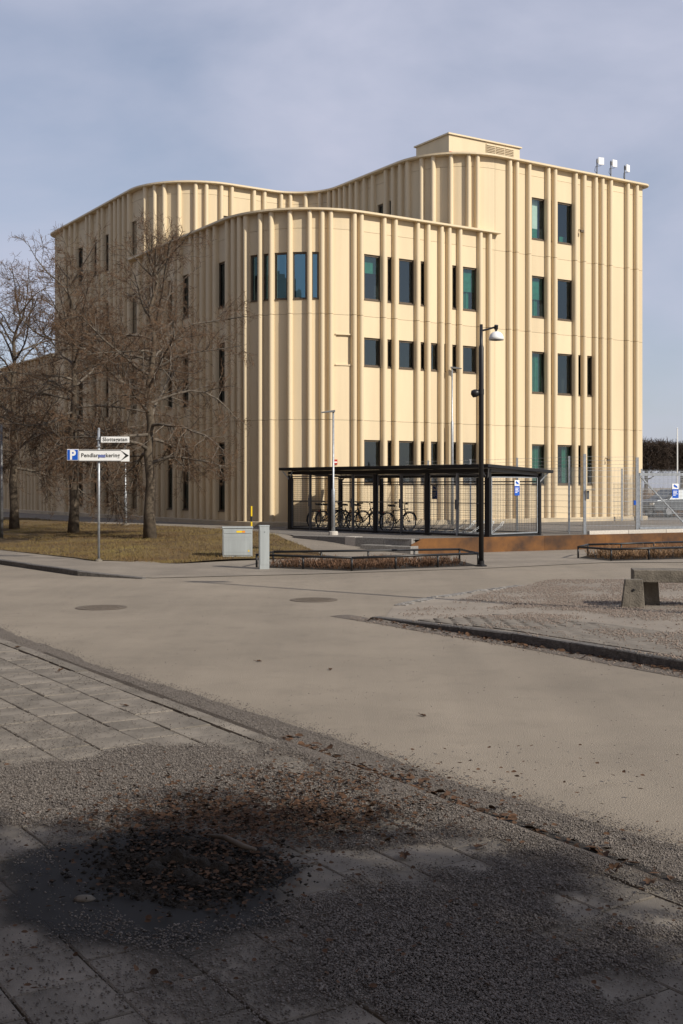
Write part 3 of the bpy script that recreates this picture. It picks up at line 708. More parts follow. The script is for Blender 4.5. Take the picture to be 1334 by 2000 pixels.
def lid(path, a, b, off, z, name, m):
    P = offpath(path, a, b, off); q = MB(); q.add([(p.x, p.y, z) for p in P], [tuple(range(len(P)))]); return q.build(name, m, B)
def core(path, a, b, off, z0, z1):
    P = offpath(path, a, b, off); q = MB(); n = len(P)
    q.add([(p.x, p.y, z) for z in (z0, z1) for p in P], [(i, i+1, n+i+1, n+i) for i in range(n-1)]); return q.build('inner_wall', M_DARK, B)
lid(PT, 0.3, PT.L-.3, -.1, ZT-.1, 'roof', M_ROOF); lid(PG, 0.3, PG.L-.3, -.1, 12.3, 'roof', M_ROOF)
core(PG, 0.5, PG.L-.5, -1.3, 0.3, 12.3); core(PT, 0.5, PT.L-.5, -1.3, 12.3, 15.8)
P_ = [UV(21.9, 112), UV(21.9, 64.9), UV(40, 64.9), UV(40, 112)]
q = MB(); q.add([(x, y, 9.2) for x, y in P_], [(0, 1, 2, 3)]); q.build('roof', M_ROOF, B)
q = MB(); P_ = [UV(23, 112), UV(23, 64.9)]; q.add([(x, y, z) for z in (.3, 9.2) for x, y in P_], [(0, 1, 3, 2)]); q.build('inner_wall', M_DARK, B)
# floor slabs seen through the glass
for z in (4.3, 8.3, 12.0):
    q = MB(); a_ = offpath(PG, 0.5, PG.L-.5, -.27); b_ = offpath(PG, 0.5, PG.L-.5, -1.3); n = len(a_)
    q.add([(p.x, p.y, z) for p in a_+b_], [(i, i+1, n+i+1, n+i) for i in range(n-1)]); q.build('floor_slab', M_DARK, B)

def window(path, s0, s1, z0, z1, style):
    w_ = s1-s0; fw = min(0.07, w_*0.22)
    ts = lambda a, b: [a]+path.brk(a, b)+[b]
    def seg(q, a, b, l, h_, o0=-REV+.02, o1=-REV+.09):
        c = ts(a, b)
        for t0, t1 in zip(c[:-1], c[1:]):
            V = [path.xyz(t, o, z) for z in (l, h_) for t in (t0, t1) for o in (o0, o1)]
            q.add(V, [(1, 3, 7, 5), (0, 2, 3, 1), (4, 5, 7, 6), (0, 1, 5, 4), (2, 6, 7, 3), (0, 4, 6, 2)])
    q = MB(); e = 0.004
    seg(q, s0+e, s0+fw, z0+e, z1-e); seg(q, s1-fw, s1-e, z0+e, z1-e); seg(q, s0+fw, s1-fw, z0+e, z0+.07); seg(q, s0+fw, s1-fw, z1-.07, z1-e)
    wn = q.build('window', M_FRAME, B)
    q = MB(); c = ts(s0+fw-.01, s1-fw+.01)
    for t0, t1 in zip(c[:-1], c[1:]): q.quad(path.xyz(t0, -REV+.05, z0+.06), path.xyz(t1, -REV+.05, z0+.06), path.xyz(t1, -REV+.05, z1-.06), path.xyz(t0, -REV+.05, z1-.06))
    q.build('pane', M_GLASSB if style == 'blue' else M_GLASS, wn)
    q = MB(); c = ts(s0+.005, s1-.005)
    for t0, t1 in zip(c[:-1], c[1:]):
        V = [path.xyz(t, o, z) for o, z in ((-.10, z0+.03), (.03, z0+.012), (.03, z0-.02), (-.10, z0+.004)) for t in (t0, t1)]
        q.add(V, [(0, 1, 3, 2), (2, 3, 5, 4), (4, 5, 7, 6)])
    q.build('sill', M_FRAME, wn)
    def cloth(a, b, l, h_, m, off=-.27, folds=True):
        q = MB(); n = max(6, int((b-a)/.035)); V = []
        for i in range(n+1):
            t = a+(b-a)*i/n; o = off+(0.028*math.sin(i*1.35)+.012*math.sin(i*.6+1) if folds else 0)
            V += [path.xyz(t, o, l), path.xyz(t, o, h_)]
        q.add(V, [(2*i, 2*i+2, 2*i+3, 2*i+1) for i in range(n)]); q.build('curtain' if folds else 'blind', m, wn)
    H = z1-z0
    if style == 'greenfull': cloth(s0+.02, s1-.02, z0+.05, z1, M_CURT)
    elif style == 'green': cloth(s0+.02, s1-.3*w_, z0+.05, z1, M_CURT, -.32); cloth(s0, s1, z0+.45*H, z1, M_CURT, -.24, False)
    elif style == 'greenright': cloth(s0+.5*w_, s1, z0+.05, z1, M_CURT)
    elif style == 'blind': cloth(s0, s1, z0+.62*H, z1, M_CURT, -.32, False); cloth(s0+.1*w_, s0+.45*w_, z0, z0+.5*H, M_BLIND, -.5)
    elif style == 'blindlow': cloth(s0+.05*w_, s0+.35*w_, z0+.2*H, z1, M_BLIND, -.5); cloth(s0+.5*w_, s1, z0, z0+.22*H, M_CURT, -.4, False)
    elif style == 'blindfull': cloth(s0, s0+.75*w_, z0+.3*H, z1, M_BLIND, -.32, False); cloth(s0, s0+.75*w_, z0, z0+.3*H, M_CURT, -.33, False)
for w_ in WINS: window(*w_)
# shallow raised border of the blind niche
q = MB(); c = (NICHE[1], NICHE[2])
for z, e in ((NICHE[4], .05), (NICHE[3]-.05, .05)):
    V = [PG.xyz(t, o, zz) for zz in (z+.002, z+e) for t in (c[0]-.03, c[1]+.03) for o in (0.002, .05)]
    q.add(V, [(1, 3, 7, 5), (0, 2, 3, 1), (4, 5, 7, 6), (0, 1, 5, 4), (2, 6, 7, 3), (0, 4, 6, 2)])
q.build('niche_trim', M_CORN, B)

# plant room and antennas on the roof
R_ = Matrix.Translation((0, 0, 0)) @ Matrix.Rotation(RZU, 4, 'Z')
q = MB(); q.box(32.6, 36.8, 42.0, 44.5, ZT-.08, 17.90, R_); pl = q.build('roof_plant', M_PANEL, B)
q = MB(); q.box(32.52, 36.88, 41.92, 44.58, 17.902, 17.97, R_); q.build('plant_roof', M_CORN, pl)
for k in range(3):
    u0 = 34.75+k*.56; q = MB()
    q.box(u0, u0+.54, 41.955, 41.995, 17.08, 17.82, R_); lv = q.build('louvre_frame', M_CORN, pl)
    q = MB()
    for j in range(9):
        z = 17.12+j*.075; M_ = R_ @ Matrix.Translation((u0+.27, 41.94, z+.03)) @ Matrix.Rotation(.7, 4, 'X'); q.box(-.245, .245, -.03, .03, -.006, .006, M_)
    lv2 = q.build('louvre_slats', M_PLINTH, pl); lv2['kind'] = 'stuff'
q = MB(); q.box(32.62, 32.82, 41.97, 41.995, 17.05, 17.13, R_); q.build('warning_plate', M_RED, pl)
for i, (x, ytop, lab) in enumerate(((1172, 308, 'leftmost of the three white panel antennas on the roof edge'), (1199, 312, 'middle one of the three white panel antennas on the roof edge'), (1226, 321, 'rightmost of the three white panel antennas on the roof edge'))):
    t_ = PT.find(x-6, T_curR, T_vis1, -0.9); p = PT.xyz(t_, -0.9, ZT-.1); k = thing('roof_antenna', lab, 'antenna', p, 0.3+.25*i, 'white panel antennas on the roof')
    ztop = CH+(HY-ytop)/F*p.y - p.z
    q = MB(); q.tube([(0, 0, 0), (0, 0, ztop-.05)], .028, 8); q.box(-.12, .12, -.12, .12, 0, .02); q.build('mast', M_GALVD, k)
    q = MB(); q.box(0.03, .32, -.09, -.05, ztop-.33, ztop); q.build('panel', M_WHITE, k, bevel=.01)
    q = MB(); q.tube([(0.2, -.04, ztop-.36), (-.08, 0, ztop-.42), (-.12, 0, ztop-.62), (0, 0, ztop-.75)], .012, 6); q.build('cable', M_INK, k)
    q = MB(); q.box(-.03, .05, -.06, .02, ztop-.25, ztop-.1); q.build('bracket', M_GALVD, k)
# small cameras and boxes on the wall
def wallbox(path, x, z, sz, m, name, dx=0.0):
    t_ = path.find(x, 8, path.L-10); p = path.xyz(t_, .2, z); q = MB(); M_ = Matrix.Translation(p) @ Matrix.Rotation(RZU, 4, 'Z')
    q.box(-sz, sz, -sz*.6, sz*.6, -sz*.6, sz*.6, M_); q.tube([M_ @ Vector((0, 0, sz*.5)), M_ @ Vector((0, .2, sz*1.2))], .02, 6); return q.build(name, m, B, bevel=.01)
wallbox(PG, 437, 11.98, .16, M_GALVD, 'security_camera'); wallbox(PT, 214, 15.3, .16, M_GALVD, 'security_camera')
wallbox(PG, 1130, 13.4, .09, M_FRAME, 'wall_lamp'); wallbox(PG, 437, 3.55, .14, M_WHITE, 'wall_lamp'); wallbox(PG, 1182, 3.2, .08, M_FRAME, 'wall_lamp')
p = PG.xyz(PG.find(655, G_vis0, G_vis1), .012, 3.05); q = MB(); M_ = Matrix.Translation(p) @ Matrix.Rotation(RZU-.35, 4, 'Z'); q.box(-.07, .07, -.03, -.01, -.2, .0, M_); nb = q.build('notice_plate', M_RED, B)
q = MB(); q.box(-.055, .055, -.045, -.032, -.13, -.08, M_); q.build('notice_text', M_WHITE, nb)

# ---------------------------------------------------------------- rusty retaining wall and granite steps
rw = thing('retaining_wall', 'long low rust-brown weathered steel retaining wall below the bicycle shelter', 'wall')
d2 = cwd; nrm = Vector((-d2.y, d2.x)); L = 0.0; k = 0
while L < 31:
    l2 = L+2.4; p0, p1 = CW0+d2*(L+.003), CW0+d2*(l2-.003); zt = 0.47-.0*L; q = MB()
    base_ = [(p0, -.1), (p1, -.1), (p1, zt), (p0, zt)]
    if k == 0: base_ = [(p0, -.1), (p1, -.1), (p1, zt), (p0+d2*.42, zt), (p0, .30)]
    V = [(p.x+nrm.x*o, p.y+nrm.y*o, z) for o in (-.012+.002*(k % 2), .03) for p, z in base_]; n = len(base_)
    q.add(V, [tuple(range(n)), tuple(range(2*n-1, n-1, -1))]+[(i, n+i, n+(i+1) % n, (i+1) % n) for i in range(n)])
    q.build('steel_plate', M_CORTEN, rw); L = l2; k += 1
q = MB(); P_ = [CW0+d2*.3+nrm*.04, CW0+d2*31+nrm*.04]; q.bar((P_[0].x, P_[0].y, .455), (P_[1].x, P_[1].y, .455), .03, .02); q.build('top_angle', M_CORTEN, rw)
st = thing('granite_steps', 'low grey granite kerb steps beside the rusty steel wall', 'steps')
def kstone(a, b, z0a, z1a, z0b, z1b, wd, m):
    a = Vector(a); b = Vector(b); d = (b-a).normalized(); s = Vector((-d.y, d.x)); q = MB(); a = a+d*.004; b = b-d*.004
    V = []
    for p, l, h_ in ((a, z0a, z1a), (b, z0b, z1b)): V += [(p.x, p.y, l), (p.x, p.y, h_), (p.x+s.x*wd, p.y+s.y*wd, h_), (p.x+s.x*wd, p.y+s.y*wd, l)]
    q.add(V, [(0, 1, 5, 4), (1, 2, 6, 5), (2, 3, 7, 6), (3, 2, 1, 0), (4, 5, 6, 7)]); q.build('kerb_stone', m, st, bevel=.01)
kstone((-1.55, 37.15), (-.75, 36.42), .2, .445, .15, .455, .2, M_GRANITE); kstone((-.75, 36.42), (.1, 35.65), .1, .455, .1, .462, .2, M_GRANITE)
kstone((.1, 35.65), (.42, 35.36), .1, .475, .1, .475, .34, M_GRANITEW); kstone((.42, 35.36), (1.25, 34.78), .05, .47, .05, .47, .2, M_GRANITE); kstone((1.25, 34.78), (2.05, 34.22), .05, .47, .05, .47, .2, M_GRANITE)
kstone((.55, 34.75), (1.3, 34.3), -.02, .27, -.02, .27, .5, M_GRANITE); kstone((1.3, 34.3), (2.0, 33.88), -.02, .26, -.02, .26, .5, M_GRANITE)
fk = thing('fence_kerb', 'row of pale granite edging stones under the wire fence', 'kerb')
k = 0; L = 6.6
while L < 28:
    a = CW0+cwd*L+nrm*.1; b = CW0+cwd*(L+1.6)+nrm*.1; q = MB(); q.bar((a.x, a.y, .50), (b.x-cwd.x*.012, b.y-cwd.y*.012, .50), .12, .17); q.build('edging_stone', M_GRANITEW, fk, bevel=.008); L += 1.6

# ---------------------------------------------------------------- bicycle shelter
SH0 = Vector((-1.87, 42.8)); SHE = Vector((.675, -.738)); SHL, SHD = 9.41, 2.5
SHZ = YARD; rz = math.atan2(SHE.y, SHE.x)
sh = thing('bicycle_shelter', 'long black bicycle shelter with wire mesh sides and flat roof', 'shelter', (SH0.x, SH0.y, SHZ), rz)
posts = [0, 2.2, 4.48, 6.87, 9.41]
roof_z = lambda y: 2.13-.05*y
for x in posts:
    for y in (0, SHD):
        wd = .09 if x in (posts[0], posts[-1]) else .065
        if y > 0: wd = .055
        q = MB(); q.box(x-wd, x+wd, y-.05, y+.05, 0.006, roof_z(y)-.15); q.build('post', M_BLACK, sh)
        q = MB(); q.box(x-wd-.04, x+wd+.04, y-.09, y+.09, 0.002, .014); q.build('foot_plate', M_BLACK, sh)
q = MB()
V = [(x, y, roof_z(y)+dz) for dz in (0, .10) for y in (-.32, SHD+.38) for x in (-.28, SHL+.28)]
q.add(V, [(0, 2, 3, 1), (4, 5, 7, 6), (0, 1, 5, 4), (2, 6, 7, 3), (0, 4, 6, 2), (1, 3, 7, 5)]); rf = q.build('roof', M_BLACK, sh, bevel=.01)
for y in (0.0, SHD):
    q = MB(); q.bar((-.1, y, roof_z(y)-.08), (SHL+.1, y, roof_z(y)-.08), .07, .12); q.build('beam', M_BLACK, sh)
for x in posts:
    q = MB(); q.bar((x, .06, roof_z(0)-.06), (x, SHD-.06, roof_z(SHD)-.06), .05, .08); q.build('rafter', M_GALVD, sh)
for x, s_ in ((0, 1), (SHL, -1)):
    for y in (0, SHD):
        q = MB(); q.bar((x-.02*s_, y-.02, roof_z(y)-.32), (x-.2*s_, y-.2*(1 if y == 0 else -1), roof_z(y)-.01), .035); q.bar((x, y-.02, roof_z(y)-.32), (x+.22*s_, y-.08*(1 if y == 0 else -1), roof_z(y)-.01), .035); q.build('bracket', M_GALV, sh)
def mesh_panel(x0, x1, y0, y1, z0, z1, pitch, fm, name='mesh_panel', frame=.035, mid=True, th=.0042):
    a, b = Vector((x0, y0, 0)), Vector((x1, y1, 0)); Lp = (b-a).length; d = (b-a).normalized()
    q = MB()
    for p, r_ in (((0, z0), (Lp, z0)), ((0, z1), (Lp, z1)), ((0, z0), (0, z1)), ((Lp, z0), (Lp, z1))):
        q.bar(a+d*p[0]+Vector((0, 0, p[1])), a+d*r_[0]+Vector((0, 0, r_[1])), frame)
    if mid: q.bar(a+Vector((0, 0, z0+.52*(z1-z0))), b+Vector((0, 0, z0+.52*(z1-z0))), frame*.8)
    fr = q.build('panel_frame', fm, sh)
    q = MB(); n = int(Lp/pitch)
    for i in range(1, n): q.bar(a+d*(Lp*i/n)+Vector((0, 0, z0)), a+d*(Lp*i/n)+Vector((0, 0, z1)), th)
    m_ = int((z1-z0)/pitch)
    for j in range(1, m_): z = z0+(z1-z0)*j/m_; q.bar(a+Vector((0, 0, z)), b+Vector((0, 0, z)), th)
    o = q.build(name, M_WIRE, fr); o['kind'] = 'stuff'; return fr
for i, (a, b) in enumerate(zip(posts[:-1], posts[1:])):
    mid = (a+b)/2+.02
    mesh_panel(a+.11, mid-.04, 0, 0, .08, 1.93, .072, M_GALVD)
    mesh_panel(mid+.04, b-.11, 0, 0, .08, 1.93, .072, M_GALVD)
    q = MB(); q.box(mid-.03, mid+.03, -.04, .04, .01, 1.97); q.build('door_post', M_GALV if i == 3 else M_GALVD, sh)
    q = MB(); q.box(mid-.07, mid+.06, -.06, -.042, .85, 1.15); q.build('lock_box', M_GALVD, sh, bevel=.01)
    mesh_panel(a+.08, b-.08, SHD, SHD, .08, 1.62, .072, M_BLACK, mid=False)
    q = MB(); q.bar((a+.06, SHD, 1.72), (b-.06, SHD, 1.72), .04); q.build('rail', M_BLACK, sh)
mesh_panel(SHL, SHL, .16, SHD-.1, .1, 1.85, .072, M_GALV, mid=False); mesh_panel(0, 0, .12, SHD-.1, .1, 1.85, .072, M_BLACK)
q = MB(); q.bar((SHL, .05, .05), (SHL, SHD-.05, .05), .06); q.build('rail', M_BLACK, sh)
q = MB(); q.bar((0, 0, .04), (SHL, 0, .04), .05); q.build('rail', M_BLACK, sh)
SM = Matrix.Translation((SH0.x, SH0.y, SHZ)) @ Matrix.Rotation(rz, 4, 'Z')
# camera notice signs
def notice(loc, rzz, label):
    t = thing('notice_sign', label, 'sign', loc, rzz, 'blue and white camera notices')
    q = MB(); q.box(-.12, .12, -.004, .004, -.24, .06); q.build('lower_plate', M_BLUE, t)
    q = MB(); q.box(-.12, .12, -.004, .004, .061, .24); q.build('upper_plate', M_WHITE, t)
    q = MB(); M_ = Matrix.Translation((0, -.007, .155)) @ Matrix.Rotation(.5, 4, 'Y')
    q.box(-.075, .06, -.002, .002, -.032, .032, M_); q.box(.06, .085, -.002, .002, -.018, .018, M_); q.bar((-.03, -.007, .14), (-.07, -.007, .08), .018, .003); q.build('camera_symbol', M_BLUE, t)
    q = MB()
    for j, wd in enumerate((.08, .07, .085, .05)): q.box(-.09, -.09+wd*2, -.007, -.0045, -.02-.045*j, .0-.045*j)
    q.build('lines', M_WHITE, t)
p = SM @ Vector((SHL+.035, 1.35, 1.52)); notice(p, rz+math.pi/2, 'small blue and white camera notice on the end mesh of the shelter')
p = SM @ Vector((4.9, SHD-.05, 1.36)); notice(p, rz, 'small blue and white camera notice on the back mesh inside the shelter')
# bike racks
def rack(x0, n, label):
    t = thing('bicycle_rack', label, 'bike rack', SM @ Vector((x0, .5, 0.0)), rz, 'steel racks in the shelter')
    for y in (.25, 1.05):
        q = MB(); q.tube([(0, y, .06), (n*.4, y, .06)], .02, 6); q.build('rail', M_GALV, t)
    for i in range(n):
        x = .2+i*.4; q = MB()
        for s_ in (-.04, .04): q.tube([(x+s_, .25, .06), (x+s_, .5, .10), (x+s_, .95, .30), (x+s_, 1.05, .42), (x+s_*.4, 1.12, .44)], .009, 5)
        q.tube([(x-.04, .25, .06), (x-.04, .1, .14), (x+.04, .1, .14), (x+.04, .25, .06)], .009, 5); q.build('hoop', M_GALV, t)
rack(.5, 10, 'galvanised bicycle rack in the left half of the shelter, holding bicycles'); rack(4.9, 10, 'empty galvanised bicycle rack in the right half of the shelter')

# bicycles: local x forward
def bicycle(lx, ly, label, step=False, basket=False, lean=.03, back=False, turn=0.15, head=0.0):
    p = SM @ Vector((lx, ly, 0.004)); t = thing('bicycle', label, 'bicycle', p, rz+math.pi/2+(math.pi if back else 0)+head, 'bicycles parked in the shelter')
    t.rotation_euler.x = lean
    WB, R = 1.08, .345
    for x in (0, WB):
        q = MB(); q.torus((x, 0, R), R-.018, .019); wh = q.build('wheel', M_RUBBER, t, smooth=True)
        q = MB(); q.torus((x, 0, R), R-.045, .010, 24, 5); q.build('rim', M_CHROME, wh, smooth=True)
        q = MB()
        for k in range(18):
            a = 2*math.pi*k/18; q.bar((x+.02*math.cos(a+.6), .02*(-1)**k, R+.02*math.sin(a+.6)), (x+(R-.05)*math.cos(a), 0, R+(R-.05)*math.sin(a)), .0035)
        q.tube([(x, -.05, R), (x, .05, R)], .018, 8); q.build('spokes', M_CHROME, wh)
        q = MB(); a0, a1 = (-10, 150) if x == 0 else (35, 175)
        ring = [math.radians(a0+(a1-a0)*i/12) for i in range(13)]; Rg = R+.018
        V = [(x-math.cos(a)*Rg if x == 0 else x-math.cos(a)*Rg, y, R+math.sin(a)*Rg) for a in ring for y in (-.028, .028)]
        q.add(V, [(2*i, 2*i+1, 2*i+3, 2*i+2) for i in range(12)]); q.build('mudguard', M_INK, t)
    BBp = Vector((.43, 0, .29)); ST_ = Vector((.27, 0, .76)); HT = Vector((.84, 0, .80)); HB = Vector((.885, 0, .64)); RA = Vector((0, 0, R)); FA = Vector((WB, 0, R))
    q = MB(); q.tube([BBp, ST_], .017); q.tube([HT, HB], .021)
    if step: q.tube([BBp, (.62, 0, .40), HB], .019); q.tube([BBp+Vector((-.05, 0, .14)), (.6, 0, .52), HT-Vector((0, 0, .03))], .015)
    else: q.tube([BBp, HB], .019); q.tube([ST_-Vector((-.01, 0, .03)), HT-Vector((0, 0, .03))], .016)
    for s_ in (-1, 1):
        q.tube([BBp+Vector((0, s_*.03, 0)), RA+Vector((0, s_*.05, 0))], .011, 6); q.tube([ST_-Vector((-.01, -s_*.01, .04)), RA+Vector((0, s_*.05, 0))], .009, 6)
    q.build('frame', M_BLACK, t, smooth=True)
    q = MB()
    for s_ in (-1, 1): q.tube([HB+Vector((0, s_*.03, -.02)), Vector((.98, s_*.05, .47)), FA+Vector((0, s_*.05, 0))], .012, 6)
    q.tube([HT, HT+Vector((-.04, 0, .17))], .014); q.build('fork', M_BLACK, t)
    q = MB(); hz = .99; q.tube([(.62, -.27, hz), (.74, -.25, hz+.02), (.82, -.1, hz+.0), (.81, 0, hz-.02), (.82, .1, hz), (.74, .25, hz+.02), (.62, .27, hz)], .013, 6); q.tube([(.73, -.25, hz-.02), (.6, -.27, hz-.02), (.58, -.27, hz-.02)], .018, 6); q.tube([(.73, .25, hz-.02), (.6, .27, hz-.02), (.58, .27, hz-.02)], .018, 6)
    q.build('handlebar', M_INK, t)
    q = MB(); q.tube([ST_, ST_+Vector((-.04, 0, .14))], .013); q.build('seat_post', M_CHROME, t)
    q = MB(); sz = .93
    V = [(-.06, 0, 0), (.0, .0, 0)]; prof = [(.06, .085, .012), (.13, .10, .0), (.2, .08, .0), (.28, .035, .0), (.34, .022, -.01), (.37, .012, -.02)]
    Vs = []
    for x, wd, dz in prof: Vs += [(x, -wd, sz+dz-.02), (x, 0, sz+dz+.012), (x, wd, sz+dz-.02), (x, 0, sz+dz-.055)]
    n = len(prof); q.add(Vs, [(i*4+j, i*4+(j+1) % 4, i*4+4+(j+1) % 4, i*4+4+j) for i in range(n-1) for j in range(4)]+[(0, 1, 2, 3), (n*4-1, n*4-2, n*4-3, n*4-4)]); q.build('saddle', M_INK, t, smooth=True)
    q = MB(); q.torus((BBp.x, .06, BBp.z), .09, .008, 18, 4); q.tube([BBp+Vector((0, .06, 0)), BBp+Vector((.1, .08, -.13))], .011, 6); q.tube([BBp+Vector((0, -.06, 0)), BBp+Vector((-.1, -.08, .13))], .011, 6); q.tube([BBp+Vector((0, .065, .09)), (0, .05, R+.035)], .007, 4); q.tube([BBp+Vector((0, .065, -.09)), (0, .05, R-.035)], .007, 4)
    q.build('crank', M_CHROME if False else M_GALVD, t)
    for s_ in (-1, 1): q = MB(); c = BBp+Vector((.1*s_, .11*s_, -.13*s_)); q.box(c.x-.045, c.x+.045, c.y-.04, c.y+.04, c.z-.012, c.z+.012); q.build('pedal', M_INK, t)
    q = MB()
    for s_ in (-.06, 0, .06): q.tube([(.2, s_, .73), (-.16, s_, .72)], .006, 4)
    q.tube([(-.16, -.06, .72), (-.16, .06, .72)], .006, 4)
    for s_ in (-.06, .06): q.tube([(-.06, s_, .72), (0, s_, R)], .006, 4)
    q.build('luggage_rack', M_INK, t)
    q = MB(); q.lathe([(0.001, 0), (.03, .0), (.035, .04), (.001, .055)], (0, 0, 0), 10, Matrix.Translation((.93, 0, .78)) @ Matrix.Rotation(math.pi/2, 4, 'Y')); q.build('headlight', M_CHROME, t)
    q = MB(); q.box(-.185, -.165, -.03, .03, .66, .70); q.build('rear_light', M_RED, t)
    q = MB(); q.tube([(.36, .03, .28), (.28, .17, .01)], .008, 5); q.build('kickstand', M_GALVD, t)
bicycle(.68, .55, 'leftmost black bicycle in the shelter, its front wheel behind its neighbour', True, lean=.05)
bicycle(1.25, .5, 'second black bicycle from the left in the shelter, partly behind the grey lamp post', False, lean=-.06, head=.05)
bicycle(1.78, .75, 'third black bicycle from the left in the shelter, front wheel standing high', True, lean=.08, head=-.1)
bicycle(2.86, .5, 'black step-through bicycle in the middle of the shelter', True, lean=-.04)
bicycle(4.5, .5, 'rightmost black bicycle in the shelter with straight top tube', False, lean=.04)

# ---------------------------------------------------------------- wire fence and gate
FP = [UV(*toUV(7.57, 39.0))]
fdir = Vector((-SA, CA)); pA = Vector((7.57, 39.0)); pB = Vector((7.94, 38.3)); pC = Vector((9.77, 38.75))
def fence_post(t, p, h=2.55, r=.03, z=YARD): q = MB(); q.box(p.x-r, p.x+r, p.y-r, p.y+r, z-.02, z+h); q.box(p.x-r-.004, p.x+r+.004, p.y-r-.004, p.y+r+.004, z+h, z+h+.02); q.build('post', M_GALV, t)
def fence_mesh(t, a, b, h=2.2, z=YARD, pv_=.05, ph=.2, th=.0055, wires=True):
    L = (b-a).length; d = (b-a)/L; q = MB(); n = int(L/pv_)
    for i in range(n+1): p = a+d*(L*i/n); q.bar((p.x, p.y, z+.06), (p.x, p.y, z+h), th)
    for j in range(int(h/ph)+1): zz = z+.08+j*ph; q.bar((a.x, a.y, min(zz, z+h-.02)), (b.x, b.y, min(zz, z+h-.02)), th*1.5)
    o = q.build('wire_mesh', M_GALV, t); o['kind'] = 'stuff'
    if wires:
        for k in range(3):
            q = MB(); zz = z+h+.1+k*.12; m_ = (a+b)/2; q.tube([(a.x, a.y, zz), (m_.x, m_.y, zz-.015), (b.x, b.y, zz)], .004, 4)
            for i in range(int(L/.15)): p = a+d*(i*.15); q.bar((p.x-.012, p.y, zz-.015), (p.x+.012, p.y, zz+.01), .003)
            q.build('barbed_wire', M_GALV, t)
fe = thing('wire_fence', 'tall galvanised wire mesh fence from the shelter back to the building', 'fence')
ps = [pA+fdir*(2.6*i) for i in range(4)]
for p in ps: fence_post(fe, p)
for a, b in zip(ps[:-1], ps[1:]): fence_mesh(fe, a, b)
fence_mesh(fe, ps[-1], ps[-1]+fdir*1.5); fence_mesh(fe, pA, pB)
gt = thing('wire_gate', 'galvanised wire mesh gate between two tall posts by the white granite edging', 'gate')
fence_post(gt, pB, 2.6, .042); fence_post(gt, pC, 2.5, .045); fence_mesh(gt, pB+Vector((.06, 0)), pC-Vector((.06, 0)))
q = MB(); q.box(pB.x+.05, pB.x+.13, pB.y-.09, pB.y-.03, YARD+1.15, YARD+1.42); q.box(pB.x+.04, pB.x+.30, pB.y-.16, pB.y-.02, YARD+1.44, YARD+1.46); q.build('keypad_box', M_GALVD, gt)
q = MB(); q.box(pC.x-.12, pC.x-.05, pC.y-.06, pC.y+.02, YARD+.95, YARD+1.1); q.build('lock', M_BLUE, gt)
sg = thing('sliding_gate', 'sliding steel gate with diagonal braces right of the wire gate', 'gate')
e0, e1 = pC+Vector((.12, .2)), pC+Vector((5.6, 1.9)); dd2 = (e1-e0)
zt_, zb_ = 2.40, .62
q = MB(); q.bar((e0.x, e0.y, zt_), (e1.x, e1.y, zt_), .1, .1); q.build('top_rail', M_GALV, sg)
q = MB(); q.bar((e0.x, e0.y, zb_), (e1.x, e1.y, zb_), .1, .08); q.build('bottom_rail', M_GALV, sg)
for f in (0, .32, .64, .98):
    p = e0+dd2*f; q = MB(); q.bar((p.x, p.y, zb_), (p.x, p.y, zt_), .06); q.build('upright', M_GALV, sg)
for f0, f1 in ((.01, .31), (.33, .63)):
    a, b = e0+dd2*f0, e0+dd2*f1; q = MB(); q.bar((a.x, a.y, zt_-.08), (b.x, b.y, zb_+.08), .045); q.build('brace', M_GALV, sg)
fence_mesh(sg, e0+Vector((0, -.06)), e1+Vector((0, -.06)), 2.14, .42, wires=False)
p = e0+dd2*.235; notice(Vector((p.x, p.y-.1, 1.85)), .3, 'small blue and white camera notice on the sliding gate')
bf = thing('back_fence', 'far wire fence with thin posts beside the right end of the building', 'fence')
bp = [Vector((12.72, 53.2)), Vector((13.8, 53.9)), Vector((16.5, 55.5)), Vector((19.2, 57.2)), Vector((22, 59))]
for p in bp: fence_post(bf, p, 2.35, .035)
for a, b in zip(bp[:-1], bp[1:]): fence_mesh(bf, a, b, 2.1, wires=False)

# ---------------------------------------------------------------- lamps
def pole_prof(t, h, r0, r1, step, m, base_m=None):
    q = MB(); q.tube([(0, 0, 0), (0, 0, step), (0, 0, step+.06), (0, 0, h)], [r0, r0, r1, r1*.9], 14); q.build('pole', m, t, smooth=True)
P0 = gp(940, 1106, 0.012)
bl = thing('street_lamp', 'tall black street lamp with white dome shade and clamp-on spotlight', 'street lamp', P0)
pole_prof(bl, 6.02, .062, .042, 5.45, M_BLACK)
q = MB(); q.lathe([(.0001, .0), (.14, .0), (.14, .03), (.075, .05), (.075, .14)], n=16); q.build('base_plate', M_BLACK, bl)
q = MB(); q.tube([(0, 0, 5.86), (.16, 0, 5.90), (.37, 0, 5.96)], .024, 8); q.tube([(.37, -.02, 6.0), (.37, .02, 5.9)], .05, 10); q.tube([(.37, 0, 5.96), (.37, 0, 5.84)], .026, 8); q.build('arm', M_BLACK, bl)
q = MB(); q.lathe([(.0001, .22), (.04, .215), (.10, .19), (.15, .14), (.18, .07), (.188, 0), (.18, .0), (.14, .11), (.05, .18), (.0001, .19)], (.375, 0, 5.63), 28); q.build('dome_shade', M_WHITE, bl, smooth=True)
q = MB(); q.lathe([(.0001, -.03), (.10, -.015), (.17, .01), (.17, .02)], (.375, 0, 5.635), 20); q.build('lens', M_GALVD, bl, smooth=True)
